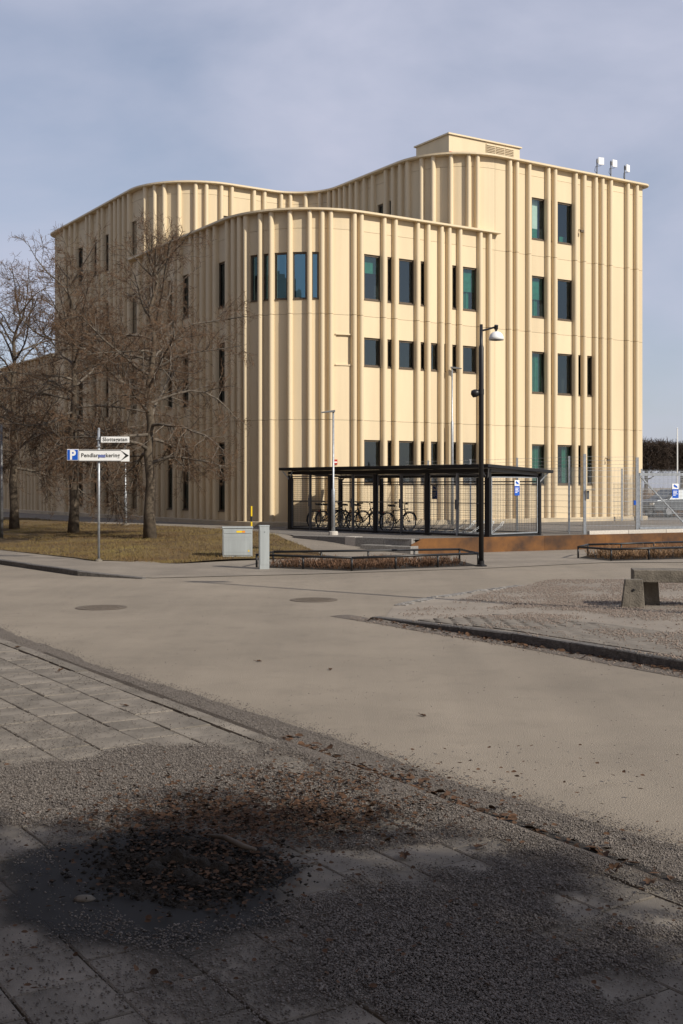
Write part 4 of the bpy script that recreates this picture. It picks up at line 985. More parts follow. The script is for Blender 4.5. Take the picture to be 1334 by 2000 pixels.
q = MB(); M_ = Matrix.Translation((-.10, 0, 4.32)) @ Matrix.Rotation(math.radians(-105), 4, 'Y'); q.lathe([(.0001, -.06), (.05, -.05), (.085, -.01), (.10, .05), (.09, .13), (.02, .16), (.0001, .16)], (0, 0, 0), 16, M_); q.tube([(-.06, 0, 4.34), (0, 0, 4.34)], .02, 6); q.build('spotlight', M_BLACK, bl, smooth=True)
q = MB(); q.tube([(0, 0, 4.27), (0, 0, 4.41)], .07, 12); q.build('clamp', M_BLACK, bl)

def grey_lamp(p, h, flip, label, step=1.6, foot=True, head=True):
    t = thing('lamp_post', label, 'lamp post', p, 0, 'slim grey lamp posts')
    pole_prof(t, h, .062, .036, step, M_GALV)
    if foot: q = MB(); q.lathe([(.0001, .12), (.13, .12), (.15, .10), (.16, -.05)], n=14); q.build('concrete_foot', M_CONC if not foot == 2 else M_GRANITEW, t)
    if head:
        q = MB(); s_ = -1 if flip else 1
        V = [(s_*-.06, -.08, h+.04), (s_*-.06, .08, h+.04), (s_*.40, -.10, h-.03), (s_*.40, .10, h-.03), (s_*-.06, -.06, h-.03), (s_*-.06, .06, h-.03), (s_*.38, -.09, h-.06), (s_*.38, .09, h-.06)]
        q.add(V, [(0, 2, 3, 1), (4, 5, 7, 6), (0, 1, 5, 4), (2, 6, 7, 3), (0, 4, 6, 2), (1, 3, 7, 5)]); q.build('lamp_head', M_GALV, t, bevel=.008)
    return t
p = gp(651, 1047, .40); grey_lamp(Vector((p.x, p.y, YARD)), CH+(HY-803)/F*p.y-YARD, True, 'short grey lamp post on a concrete foot in front of the bicycle shelter', 1.45, 2)
Yk = 48.2; grey_lamp(Vector(((883-CX)/F*Yk, Yk, YARD)), CH+(HY-718)/F*Yk-YARD, False, 'taller grey lamp post rising behind the bicycle shelter roof', 4.2, False)
p = gp(245, 1028); grey_lamp(p, CH+(HY-850)/F*p.y-p.z, True, 'slim grey lamp post at the far edge of the lawn before the facade', 1.35, True)
p = gp(3, 1053); t = thing('steel_pole', 'plain grey steel pole at the left edge of the lawn', 'pole', p); q = MB(); q.tube([(0, 0, 0), (0, 0, 1.7), (0, 0, 1.76), (0, 0, 4.0)], [.062, .062, .045, .04], 12); q.build('pole', M_GALVD, t, smooth=True); q = MB(); q.lathe([(.0001, .04), (.1, .04), (.11, 0)], n=12); q.build('foot', M_CONC, t)
Yk = 72.0; t = thing('flag_pole', 'thin pale pole standing in front of the far hedge', 'pole', ((1323-CX)/F*Yk, Yk, YARD)); q = MB(); q.tube([(0, 0, 0), (0, 0, 5.1)], [.05, .035], 8); q.build('pole', M_WHITE, t); q = MB(); q.lathe([(.0001, 5.18), (.05, 5.14), (.0001, 5.08)], n=8); q.build('finial', M_WHITE, t)

# ---------------------------------------------------------------- parking sign
p = gp(193, 1096); kx = p.y/F                                          # metres per photo pixel at the sign
sp = thing('direction_sign', 'grey post with blue parking symbol, white arrow board and street name plate', 'sign', p)
zs = lambda y: CH+(HY-y)*kx-p.z
q = MB(); q.tube([(0, 0, 0), (0, 0, zs(837))], .032, 12); q.build('post', M_GALV, sp, smooth=True)
q = MB(); q.lathe([(.0001, zs(835)+.0), (.034, zs(837)), (.034, zs(840))], n=12); q.build('cap', M_GALV, sp)
q = MB(); q.lathe([(.0001, .07), (.045, .07), (.05, .05), (.09, .03), (.10, 0)], n=14); q.build('foot', M_CONC, sp)
for y in (858, 872, 884, 896):
    q = MB(); q.tube([(0, 0, zs(y)-.015), (0, 0, zs(y)+.015)], .04, 12); q.box(-.05, .05, -.055, -.01, zs(y)-.014, zs(y)+.014); q.build('clamp', M_GALV, sp)
q = MB(); q.box(4*kx, 60*kx, -.05, -.02, zs(864.5), zs(853)); nm = q.build('street_name_plate', M_WHITE, sp, bevel=.004)
q = MB(); q.box(3.2*kx, 5.0*kx, -.056, -.015, zs(865), zs(852.6)); q.build('end_strip', M_INK, nm)
lt = text('lettering', 'Slottsgatan', 10.4*kx, M_INK, nm, (8*kx, -.052, zs(861.8)), 1.05, bold=.0025)
def fit(o, wd):
    xs = [v.co.x for v in o.data.vertices]; w0 = max(xs)-min(xs); o.scale.x = wd/w0
fit(lt, 48*kx)
q = MB(); q.box(-61*kx, -38.5*kx, -.075, -.05, zs(899.5), zs(877.5)); pk = q.build('parking_plate', M_WHITE, sp, bevel=.006)
q = MB(); q.box(-60*kx, -39.4*kx, -.080, -.0755, zs(898.5), zs(878.5)); q.build('blue_field', M_BLUE, pk, bevel=.006)
lt = text('letter', 'P', 25*kx, M_WHITE, pk, (-55.5*kx, -.083, zs(897)), bold=.012)
fit(lt, 11.5*kx)
q = MB(); q.box(-38*kx, 60.5*kx, -.072, -.045, zs(901.5), zs(878.5)); ar = q.build('arrow_plate', M_WHITE, sp, bevel=.005)
lt = text('lettering', 'Pendlarparkering', 11*kx, M_INK, ar, (-33.5*kx, -.074, zs(893)), 1.05, bold=.0025); fit(lt, 75*kx)
q = MB(); yy = -.0745
def band(pts_, th): 
    for a, b in zip(pts_[:-1], pts_[1:]): q.bar((a[0]*kx, yy, zs(a[1])), (b[0]*kx, yy, zs(b[1])), .003, th)
band([(-37.3, 879.6), (44, 879.6)], .016); band([(-37.3, 900.4), (44, 900.4)], .016); band([(-37.3, 879.6), (-37.3, 900.4)], .016); q.build('border', M_INK, ar)
q = MB(); V = [(43*kx, yy, zs(879.3)), (60*kx, yy, zs(890)), (43*kx, yy, zs(900.7)), (53*kx, yy, zs(890))]
q.add(V+[(a, b+.004, c) for a, b, c in V], [(0, 1, 3), (1, 2, 3), (4, 7, 5), (5, 7, 6), (0, 4, 5, 1), (1, 5, 6, 2), (2, 6, 7, 3), (3, 7, 4, 0)]); q.build('arrow_head', M_INK, ar)
q = MB(); 
for k in range(5): q.bar((-.1*kx+(.0)*kx, -.0785, zs(888.6+k*1.05)), (14*kx, -.0785, zs(889.2+k*1.05)), .002, .012)
q.build('marker_scribble', M_SCRIB, ar)

# ---------------------------------------------------------------- cabinet, bollard, marker
p = gp(464, 1091); kx = p.y/F; W_, H_ = 58*kx, 61*kx
cb = thing('electrical_cabinet', 'grey metal electrical cabinet with yellow sticker on the lawn edge', 'cabinet', p, 0.12)
q = MB(); q.box(-W_/2, W_/2, 0, .34, -.03, H_-.03); q.build('body', M_CABGREY, cb, bevel=.008)
q = MB(); q.box(-W_/2-.015, W_/2+.015, -.02, .36, H_-.028, H_+.015); q.build('lid', M_CABGREY, cb, bevel=.008)
q = MB(); q.box(-W_/2+.03, W_/2-.03, -.012, -.001, .09, H_*.78); q.build('door', M_CABGREY, cb, bevel=.004)
q = MB(); q.box(-W_/2+.03, W_/2-.03, -.012, -.001, H_*.80, H_-.06); q.build('upper_panel', M_CABGREY, cb, bevel=.004)
for z in (H_*.69, H_*.60, .17): q = MB(); q.box(-W_/2+.045, W_/2-.045, -.016, -.0125, z, z+.012); q.build('ridge', M_CABGREY, cb)
q = MB(); q.box(-.03, .12, -.017, -.0125, H_*.83, H_*.89); s1_ = q.build('sticker', M_YELLOW, cb)
q = MB(); q.box(.125, .2, -.017, -.0125, H_*.83, H_*.89); q.build('sticker', M_ORANGE, cb)
q = MB(); q.box(W_/2-.12, W_/2-.08, -.0165, -.0125, H_*.22, H_*.27); q.build('warning_label', M_YELLOW, cb)
q = MB(); q.box(-W_/2-.0, W_/2, -.01, .35, -.05, .03); q.build('base', M_CONC, cb)
p = gp(515.5, 1111, .012); kx = p.y/F
bo = thing('service_pillar', 'slim grey square service pillar by the black rail', 'bollard', p, 0.18)
wd = 9.5*kx; hh = 84*kx
q = MB(); q.box(-wd, wd, -wd, wd, -.02, hh-.02); q.build('body', M_CABGREY, bo, bevel=.006)
q = MB(); q.box(-wd-.006, wd+.006, -wd-.006, wd+.006, hh-.018, hh+.015); q.build('cap', M_CABGREY, bo, bevel=.006)
q = MB(); q.box(-wd*.8, wd*.8, -wd-.005, -wd-.001, hh*.1, hh*.9); q.build('door', M_CABGREY, bo)
q = MB(); q.tube([(0, -wd-.012, hh*.86), (0, -wd-.004, hh*.86)], .012, 8); q.build('lock', M_INK, bo)
p = gp(491, 1034); kx = p.y/F
mk = thing('snow_marker', 'yellow and black striped marker stick behind the cabinet', 'marker', p)
hs = [0, .28, .48, .68, .85]
for i, (a, b) in enumerate(zip(hs[:-1], hs[1:])): q = MB(); q.tube([(0, 0, a), (0, 0, b)], .032, 8); q.build('band', (M_YELLOW, M_INK, M_YELLOW, M_YELLOW)[i], mk)

# ---------------------------------------------------------------- low railings with dry planting
def railing(loop, labelr, closed, hz=.31):
    t = thing('low_railing', labelr, 'railing', group='low black planter railings')
    P = [Vector((x, y, 0.012)) for x, y in loop]
    seq = P+[P[0]] if closed else P
    for a, b in zip(seq[:-1], seq[1:]):
        d = (b-a); q = MB(); q.tube([a+Vector((0, 0, hz)), b+Vector((0, 0, hz))], .03, 10); q.build('rail', M_BLACK, t, smooth=True)
        n = max(1, round(d.length/1.35))
        for k in range(n):
            p = a+d*(k/n); q = MB(); q.tube([p, p+Vector((0, 0, hz))], .026, 8); q.build('post', M_BLACK, t, smooth=True)
    if not closed: q = MB(); q.tube([P[-1], P[-1]+Vector((0, 0, hz))], .026, 8); q.build('post', M_BLACK, t)
    return t
def in_poly(x, y, poly):
    c = False; n = len(poly)
    for i in range(n):
        a, b = poly[i], poly[(i+1) % n]
        if (a[1] > y) != (b[1] > y) and x < (b[0]-a[0])*(y-a[1])/(b[1]-a[1])+a[0]: c = not c
    return c
def planter(loop, m, dens, hmax, label, lab2):
    q = MB(); q.add([(x, y, .018) for x, y in loop], [tuple(range(len(loop)))]); bed = q.build('planting_bed', M_SOIL); struct(bed, label)
    xs_ = [a for a, b in loop]; ys_ = [b for a, b in loop]; cx_, cy_ = sum(xs_)/len(xs_), sum(ys_)/len(ys_); inner = [(cx_+(a-cx_)*.93, cy_+(b-cy_)*.86) for a, b in loop]
    V = []; Fc = []
    area = (max(xs_)-min(xs_))*(max(ys_)-min(ys_))
    for _ in range(int(area*dens)):
        x, y = random.uniform(min(xs_), max(xs_)), random.uniform(min(ys_), max(ys_))
        if not in_poly(x, y, inner): continue
        nn = mnoise.noise(Vector((x*1.5, y*1.5, 0)))
        if nn < -.35: continue
        h_ = hmax*(.45+.5*random.random())*(1+.6*nn); a = random.random()*6.28
        p = Vector((x, y, .02)); d = Vector((math.cos(a)*.5, math.sin(a)*.5, 1)).normalized()
        for s_ in range(6):
            a2 = random.random()*6.28; e = p+d*h_*(.3+.7*random.random()); d3 = Vector((math.cos(a2), math.sin(a2), .5+random.random()*.6))*h_*.35
            wv = Vector((-math.sin(a2), math.cos(a2), 0))*.006; o = len(V)
            V += [p-wv, p+wv, e+wv*.7, e-wv*.7, e+d3+wv*.5, e+d3-wv*.5]; Fc += [(o, o+1, o+2, o+3), (o+3, o+2, o+4, o+5)]
    o = np_mesh('dry_planting', [tuple(v) for v in V], Fc, m); tag(o, lab2, None, kind='stuff')
L1 = [(-2.08, 28.75), (.24, 27.55), (3.42, 29.35), (3.15, 31.3), (-1.75, 30.05)]
railing(L1, 'low black tube railing around the reddish planting beside the black lamp', True)
planter(L1, M_SHRUB, 190, .20, 'bare soil bed inside the middle railing', 'reddish brown dead ground plants inside the middle railing')
L2 = [(6.56, 32.5), (7.2, 31.3), (9.45, 32.2), (14.0, 34.2), (14.5, 37.0), (10.4, 35.5), (7.1, 33.8)]
railing(L2, 'low black tube railing around straw-coloured planting at the right edge', True)
planter(L2, M_STRAW, 130, .27, 'bare soil bed inside the right railing', 'straw-coloured dead shrubs inside the right railing')

# ---------------------------------------------------------------- concrete bench
p = gp(1252, 1182, .06)
be = thing('concrete_bench', 'weathered concrete bench with thick slab seat on splayed piers', 'bench', (p.x, p.y, .055), math.radians(-9))
q = MB()
q.box(-.12, 2.9, -.02, .52, .38, .58); q.build('seat', M_CONC, be, bevel=.012)
for x0 in (0.0, 2.2):
    for k, (dy, xx) in enumerate(((-.12, -.16), (.33, .14))):
        q = MB(); b0, b1, t0, t1 = x0+xx-.17, x0+xx+.20, x0+xx-.11, x0+xx+.17; tp = .49 if k == 0 and x0 == 0 else .378
        if k == 0: tp = .44; dy = -.24
        V = [(b0, dy, -.03), (b1, dy, -.03), (b1, dy+.2, -.03), (b0, dy+.2, -.03), (t0, dy+.02, tp), (t1, dy+.02, tp), (t1, dy+.18, tp), (t0, dy+.18, tp)]
        q.add(V, [(3, 2, 1, 0), (4, 5, 6, 7), (0, 1, 5, 4), (1, 2, 6, 5), (2, 3, 7, 6), (3, 0, 4, 7)]); lg = q.build('pier', M_CONC, be, bevel=.012)
        if k == 0 and x0 == 0: q = MB(); q.tube([(x0+xx+.02, dy-.002, .27), (x0+xx+.02, dy+.012, .27)], .022, 10); q.build('bolt_hole', M_INK, lg)

# ---------------------------------------------------------------- trees
def tubes_np(paths, sides):
    """paths: list of (points, radii) of equal length -> vertices and quads"""
    if not paths: return np.zeros((0, 3)), np.zeros((0, 4), int)
    P = np.array([[tuple(p) for p in a] for a, _ in paths], np.float32); R = np.array([r for _, r in paths], np.float32)
    n, k, _ = P.shape; D = np.zeros_like(P); D[:, 1:-1] = P[:, 2:]-P[:, :-2]; D[:, 0] = P[:, 1]-P[:, 0]; D[:, -1] = P[:, -1]-P[:, -2]
    D /= np.linalg.norm(D, axis=2, keepdims=True)+1e-9
    ref = np.where(np.abs(D[..., 2:3]) < .9, np.array([0, 0, 1.0]), np.array([1.0, 0, 0])); E = np.cross(D, ref); E /= np.linalg.norm(E, axis=2, keepdims=True)+1e-9; Gv = np.cross(E, D)
    a = 2*np.pi*np.arange(sides)/sides
    V = P[:, :, None]+(E[:, :, None]*np.cos(a)[None, None, :, None]+Gv[:, :, None]*np.sin(a)[None, None, :, None])*R[:, :, None, None]
    idx = np.arange(n*k*sides).reshape(n, k, sides); nx_ = np.roll(idx, -1, 2)
    Fc = np.stack([idx[:, :-1], nx_[:, :-1], nx_[:, 1:], idx[:, 1:]], -1).reshape(-1, 4)
    return V.reshape(-1, 3), Fc
def grow(p, d, L, k, rnd, droop, wob):
    pts = [p]; d = d.copy()
    for i in range(k-1):
        d = (d+Vector((rnd.gauss(0, wob), rnd.gauss(0, wob), rnd.gauss(0, wob)+droop))).normalized(); p = p+d*(L/(k-1)); pts.append(p)
    return pts
def lerp_path(pts, t):
    f = t*(len(pts)-1); i = min(int(f), len(pts)-2); a, b = pts[i], pts[i+1]; return a.lerp(b, f-i), (b-a).normalized()
def bare_tree(loc, H, rad, trunk_r, seed, label, cat='tree', group='bare lime trees on the lawn', n1=29, clear=.26, dens=1.02, mistletoe=None, name='bare_tree', tw=1.12):
    rnd = random.Random(seed); t = thing(name, label, cat, loc, 0, group)
    tp = [Vector((0, 0, -.05))]; k = 10
    for i in range(1, k+1): tp.append(Vector((rnd.gauss(0, .022)*i**.7, rnd.gauss(0, .022)*i**.7, H*.93*i/k)))
    tr = [trunk_r*(1.28 if i == 0 else 1)*(1-.93*(i/k)**1.15)+.012 for i in range(k+1)]
    q = MB(); q.tube(tp, tr, 12)
    q.build('trunk', M_BARK, t, smooth=True)
    A, Bp, C, T = [], [], [], []
    def side(d, ang, az):
        o = d.orthogonal().normalized(); o = Matrix.Rotation(az, 3, d) @ o; return (d*math.cos(ang)+o*math.sin(ang)).normalized()
    for i in range(n1):
        f = clear+(0.985-clear)*((i+rnd.random()*.8)/n1); p, d = lerp_path(tp, f); h = (f-clear)/(1-clear)
        env = rad*0.98*(.86+.3*math.sin(math.pi*min(1, h*1.1+.18)))*(1-.55*max(0, h-.4)/.6)
        elev = math.radians(8+48*h+rnd.gauss(0, 9)); az = i*2.4+rnd.gauss(0, .3)
        dv = Vector((math.cos(az)*math.cos(elev), math.sin(az)*math.cos(elev), math.sin(elev)))
        L = env*(.85+.3*rnd.random())/max(.55, math.cos(elev)); L = min(L, (H*1.02-p.z)/max(.2, math.sin(elev)) if elev > .5 else L)
        r0 = max(.02, trunk_r*(.36-.2*h)); pts1 = grow(p, dv, L, 8, rnd, .05-.19*(1-h)**1.5, .15)
        A.append((pts1, [r0*(1-.85*j/7)+.004 for j in range(8)]))
        n2 = int((7+L*3.6)*dens*(1.15-.6*h))
        for j in range(n2):
            f2 = .18+.82*(j+rnd.random())/n2; p2, d2_ = lerp_path(pts1, min(.999, f2)); L2 = (L*.42*(1-.55*f2)+.22)*(.7+.6*rnd.random())
            pts2 = grow(p2, side(d2_, math.radians(rnd.uniform(35, 75)), rnd.random()*6.28), L2, 5, rnd, .02-.10*(1-h), .2)
            Bp.append((pts2, [max(.006, r0*.36*(1-f2*.6))*(1-.7*jj/4)*tw+.002 for jj in range(5)]))
            n3 = int((4+L2*7)*dens*(1.08-.35*h))
            for m_ in range(n3):
                f3 = .15+.85*(m_+rnd.random())/n3; p3, d3 = lerp_path(pts2, min(.999, f3)); L3 = (.16+.30*rnd.random())*(1.1-.4*f3)
                pts3 = grow(p3, side(d3, math.radians(rnd.uniform(30, 70)), rnd.random()*6.28), L3, 4, rnd, .03, .22)
                C.append((pts3, [.0065*tw, .0055*tw, .0045*tw, .0035*tw]))
                for s_ in range(rnd.choice((2, 3, 3, 4))):
                    p4, d4 = lerp_path(pts3, rnd.uniform(.25, .99)); T.append((grow(p4, side(d4, math.radians(rnd.uniform(25, 60)), rnd.random()*6.28), rnd.uniform(.08, .2), 3, rnd, .05, .2), [.0045*tw, .004*tw, .0034*tw]))
    def join(sets):
        Vs, Fs, o = [], [], 0
        for V, Fc in sets: Vs.append(V); Fs.append(Fc+o); o += len(V)
        return np.concatenate(Vs), np.concatenate(Fs)
    V, Fc = join([tubes_np(A, 6), tubes_np(Bp, 4)]); np_mesh('branches', V, Fc, M_BRANCH, t)
    V, Fc = join([tubes_np(C, 3), tubes_np(T, 3)]); np_mesh('crown', V, Fc, M_TWIG, t)
    if mistletoe:
        for c, r in mistletoe:
            n = int(2600*r*r); Vl = []; Fl = []
            for _ in range(n):
                dv = Vector((rnd.gauss(0, 1), rnd.gauss(0, 1), rnd.gauss(0, 1))).normalized()*r*rnd.random()**.4; pc = Vector(c)+dv
                e = Vector((rnd.gauss(0, 1), rnd.gauss(0, 1), rnd.gauss(0, 1))).normalized(); f = e.orthogonal().normalized(); o = len(Vl)
                Vl += [pc-e*.06, pc+f*.018, pc+e*.06, pc-f*.018]; Fl.append((o, o+1, o+2, o+3))
            np_mesh('mistletoe_clump', [tuple(v) for v in Vl], Fl, M_SHADE_LEAF, t)
    return t
def tree_at(x, y, ytop, halfw, tr, seed, label, **kw):
    p = gp(x, y); H = CH+(HY-ytop)/F*p.y-p.z; return bare_tree(p, H, halfw/F*p.y, tr, seed, label, **kw)
tree_at(293, 1053, 452, 172, .175, 11, 'bare lime tree nearest the grey cabinet, right of the parking sign')
tree_at(143, 1043, 478, 165, .17, 23, 'bare lime tree just left of the parking sign post')
tree_at(28, 1034, 540, 165, .17, 37, 'bare lime tree at the left edge of the lawn, beside the grey pole')

# unseen tree added behind the camera, crown shaped to shade the foreground
sx, sy = SUN_DIR.x, SUN_DIR.y; ct = 1/math.tan(SUN_EL)
def above(X, Y, h): return Vector((X+sx*ct*h, Y+sy*ct*h, h))
tb = above(-.5, 3.7, 8.6); tloc = Vector((tb.x, tb.y, 0.0))
ev = thing('added_shade_tree', 'dense evergreen tree added unseen behind the viewpoint to shade the near footway', 'tree', tloc)
q = MB(); q.tube([(0, 0, -.1), (.05, 0, 3), (0, .1, 6.5), (.1, 0, 11.5)], [.26, .2, .15, .04], 10); q.build('trunk', M_BARK, ev, smooth=True)
rnd = random.Random(5); Vl, Fl, Br = [], [], []
for k in range(280):
    gx, gy = rnd.gauss(-.5, 1.6), rnd.gauss(4.05, 1.15)
    if k > 262: gx, gy = rnd.gauss(-1.12, .36), rnd.gauss(6.0, .36)
    if gx > .9 and gy > 4.9: continue
    hh_ = rnd.uniform(6.6, 10.8); c = above(gx, gy, hh_)-tloc
    if k % 2: Br.append((grow(Vector((0, 0, max(3.5, c.z-1.2))), (c-Vector((0, 0, max(3.5, c.z-1.2)))).normalized(), (c-Vector((0, 0, max(3.5, c.z-1.2)))).length, 5, rnd, 0, .02), [.05, .04, .03, .02, .01]))
    for _ in range(135):
        pc = c+Vector((rnd.gauss(0, .24), rnd.gauss(0, .24), rnd.gauss(0, .16))); e = Vector((rnd.gauss(0, 1), rnd.gauss(0, 1), rnd.gauss(0, .6))).normalized(); f = e.orthogonal().normalized(); o = len(Vl)
        Vl += [tuple(pc-e*.09), tuple(pc+f*.026), tuple(pc+e*.09), tuple(pc-f*.026)]; Fl.append((o, o+1, o+2, o+3))
np_mesh('branches', *tubes_np(Br, 5), M_BARK, ev); np_mesh('crown', Vl, Fl, M_SHADE_LEAF, ev)
# tall mast out of view on the right whose thin shadow crosses the road
t = thing('lighting_mast', 'tall grey lighting mast beyond the right edge of view', 'street lamp', (8.9, 15.15, .05))
q = MB(); q.tube([(0, 0, 0), (0, 0, 3), (0, 0, 10.2)], [.09, .085, .06], 12); q.build('pole', M_GALV, t, smooth=True)
q = MB(); q.box(-.12, .7, -.12, .12, 10.2, 10.3); q.build('lamp_head', M_GALV, t)
# unseen brick houses added left of the view to block sky light
M_ADDED_BRICK = mat('added_house_brick', (0.17, 0.10, 0.065), .9, .25, 6, .3, 40)
for i, (v0, v1, hgt, lab) in enumerate(((-34, 16, 14, 'long brown brick house added unseen left of the viewpoint to block sky light'), (17, 36, 13.5, 'nearest unseen brick house added on the left to block sky light'), (37, 60, 15, 'middle unseen brick house added on the left to block sky light'), (61, 92, 14, 'farthest unseen brick house added on the left to block sky light'))):
    t = thing('sky_blocking_house', lab, 'building', (0, 0, 0), RZU, 'unseen houses added to block sky light')
    q = MB(); q.box(-16, -4.2, v0, v1, -.1, hgt); q.build('wall', M_ADDED_BRICK, t)
    q = MB(); V = [(-16.4, v0-.3, hgt+.002), (-3.8, v0-.3, hgt+.002), (-3.8, v1+.3, hgt+.002), (-16.4, v1+.3, hgt+.002), (-10.1, v0-.3, hgt+3.4), (-10.1, v1+.3, hgt+3.4)]
    q.add(V, [(0, 1, 2, 3), (1, 4, 5, 2), (0, 3, 5, 4), (0, 4, 1), (2, 5, 3)]); q.build('roof', M_ROOF, t)
    for fl in range(4):
        for k in range(int((v1-v0-1)/2.6)):
            v = v0+1.4+k*2.6; z = 1.2+fl*3.2; q = MB(); q.box(-4.196, -4.14, v, v+1.3, z, z+1.6); wn = q.build('window', M_WHITE, t); q = MB(); q.box(-4.139, -4.12, v+.1, v+1.2, z+.1, z+1.5); q.build('pane', M_CARG, wn)

# ---------------------------------------------------------------- grass blades, leaves, litter
n = 46000; V = []; Fc = []
poly_l = [lf[k] for k in range(len(lf))]+[lb[k] for k in range(len(lb)-1, -1, -1)]
for _ in range(n*2):
    Y = 29.5+28*random.random()**1.4; x = random.uniform(-40, 690); X = (x-CX)/F*Y
    if not in_poly(X, Y, poly_l): continue
    z = lawn_z(X, Y); h_ = random.uniform(.02, .06)*(1.2+mnoise.noise(Vector((X, Y, 0)))); a = random.random()*6.28; c, s_ = math.cos(a), math.sin(a); lx, ly = random.gauss(0, .03), random.gauss(0, .03); o = len(V)
    V += [(X-c*.006, Y-s_*.006, z-.005), (X+c*.006, Y+s_*.006, z-.005), (X+lx, Y+ly, z+h_)]; Fc.append((o, o+1, o+2))
    if len(Fc) >= n: break
tag(np_mesh('grass', V, Fc, M_BLADE), 'short dry grass blades of the lawn', None, kind='stuff')

def leaf_geo(P, size):
    V = []; Fc = []
    for (X, Y, z) in P:
        s_ = size*random.uniform(.5, 1.3); a = random.random()*6.28; tl = random.gauss(0, .45); c, s2 = math.cos(a), math.sin(a); cu = random.uniform(.1, .7)
        o = len(V)
        loc = [(-1, 0, 0), (-.35, .55, cu*.35), (.45, .5, cu*.5), (1.1, 0, .1), (.45, -.5, cu*.5), (-.35, -.55, cu*.35), (0, 0, -.05)]
        for lx, ly, lz in loc:
            lz2 = lz+ly*tl; V.append((X+(lx*c-ly*s2)*s_, Y+(lx*s2+ly*c)*s_, z+max(-.1, lz2)*s_))
        Fc += [(o+6, o, o+5), (o+6, o+1, o), (o+6, o+2, o+1), (o+6, o+3, o+2), (o+6, o+4, o+3), (o+6, o+5, o+4)]
    return V, Fc
P_ = []
for _ in range(5600):                                                    # the pile round the pit
    x = random.gauss(520, 170); y = 1600+random.gauss(0, 30)+max(0, (430-x))*.0
    if random.random() < .22: x, y = random.gauss(400, 90), random.gauss(1700, 35)
    if random.random() < .10: x, y = random.gauss(640, 130), random.gauss(1525, 16)
    if random.random() < .06: x, y = random.uniform(0, 1334), random.uniform(1450, 1950)
    if y < 1462: continue
    q_ = gp(x, y, .03); P_.append((q_.x, q_.y, .05+random.uniform(0, .03)))
tag(np_mesh('leaf_litter', *leaf_geo(P_, .016), M_LEAF), 'pile of dead brown leaves on the near footway', None, kind='stuff')
P_ = []
for _ in range(1500):
    v = random.uniform(2, 14.6); u = 9.9-abs(random.gauss(0, .10)); X, Y = UV(u, v)
    if Y < 6: continue
    if random.random() > .35+.5*mnoise.noise(Vector((v, 0, 0))): continue
    P_.append((X, Y, .018))
for _ in range(350):
    v = random.uniform(2, 8); u = U_K+.03+abs(random.gauss(0, .1)); X, Y = UV(u, v); P_.append((X, Y, .03))
for _ in range(700):
    Y = random.uniform(29.5, 42); x = random.uniform(0, 560); X = (x-CX)/F*Y
    if in_poly(X, Y, poly_l): P_.append((X, Y, lawn_z(X, Y)+.02))
tag(np_mesh('gutter_leaves', *leaf_geo(P_, .030), M_LEAF), 'dead leaves lying along the kerbs and lawn', None, kind='stuff')
def single_leaf(x, y, z, size, label):
    p = gp(x, y, z); q = MB(); lobes = []
    n = 22
    for i in range(n):
        a = 2*math.pi*i/n; r = size*(1.0 if i % 4 == 0 else .55 if i % 4 == 2 else .8)*(1.15 if math.cos(a) > .5 else .9); lobes.append((r*math.cos(a), r*math.sin(a)*.85, size*(.25*abs(math.sin(a))+.15*random.random())+.004))
    q.add([(0, 0, .004)]+lobes, [(0, i+1, (i+1) % n+1) for i in range(n)]); V0 = list(q.v)
    q.tube([(-size*.8, 0, .006), (-size*1.7, .01, .012)], .0015, 4)
    o = q.build('fallen_leaf', M_LEAF); o.location = p; o.rotation_euler = (random.gauss(0, .15), random.gauss(0, .15), random.random()*6)
    sm_ = o.modifiers.new('thickness', 'SOLIDIFY'); sm_.thickness = .001
    tag(o, label, 'leaf', 'single fallen leaves')
for a in ((1202, 1700, .05, .055, 'large dark brown curled leaf lying by the near kerb on the right'), (790, 1672, .04, .045, 'crumpled brown leaf on the slabs below the leaf pile'), (936, 1655, .04, .035, 'orange maple leaf on the near slabs in front of the soil strip'),
          (1268, 1724, .05, .04, 'dark brown leaf right of the large curled leaf at the kerb'), (825, 1398, .004, .035, 'brown leaf alone on the clean road near the gravel edge'), (645, 1308, .004, .032, 'upright brown leaf in the middle of the near road'),
          (505, 1292, .004, .035, 'small brown leaf on the road left of the upright leaf'), (1008, 1180, .03, .07, 'brown leaf on the paved corner left of the bench'), (35, 1265, .045, .045, 'brown leaf on the gravel edge at the far left'),
          (118, 1310, .045, .04, 'brown leaf on the left slabs near the kerb'), (245, 1379, .035, .03, 'dark leaf alone on the left paving slabs')): single_leaf(*a)
p = gp(455, 1655, .09); q = MB(); q.tube([(-.17, .04, .035), (-.06, .02, .05), (.06, -.02, .04), (.15, -.05, .05)], [.008, .015, .017, .009], 8)
o = q.build('broken_branch', M_BRANCH, smooth=True); o.location = (p.x, p.y, .075); o.rotation_euler = (0, .1, -.35); tag(o, 'grey broken piece of branch lying on the dark soil pit', 'branch')
p = gp(165, 1762, .03); q = MB(); q.lathe([(.001, 0), (.035, .004), (.045, .018), (.03, .032), (.001, .036)], n=9)
o = q.build('stone', M_CONC, smooth=True); o.location = (p.x, p.y, .03); o.scale = (1.2, .8, .9); tag(o, 'rounded stone on the dark shaded slabs left of the soil', 'stone')
# clods in the soil pit
P_ = []
for _ in range(2600):
    a, b = random.gauss(0, .22), random.gauss(0, .28); X, Y = UV(pu+a, pv+b); P_.append((X, Y, .04+.035*random.random()))
stones(P_, .013, 'soil_clods', M_SOIL, 'dark lumps of soil heaped in the pit')

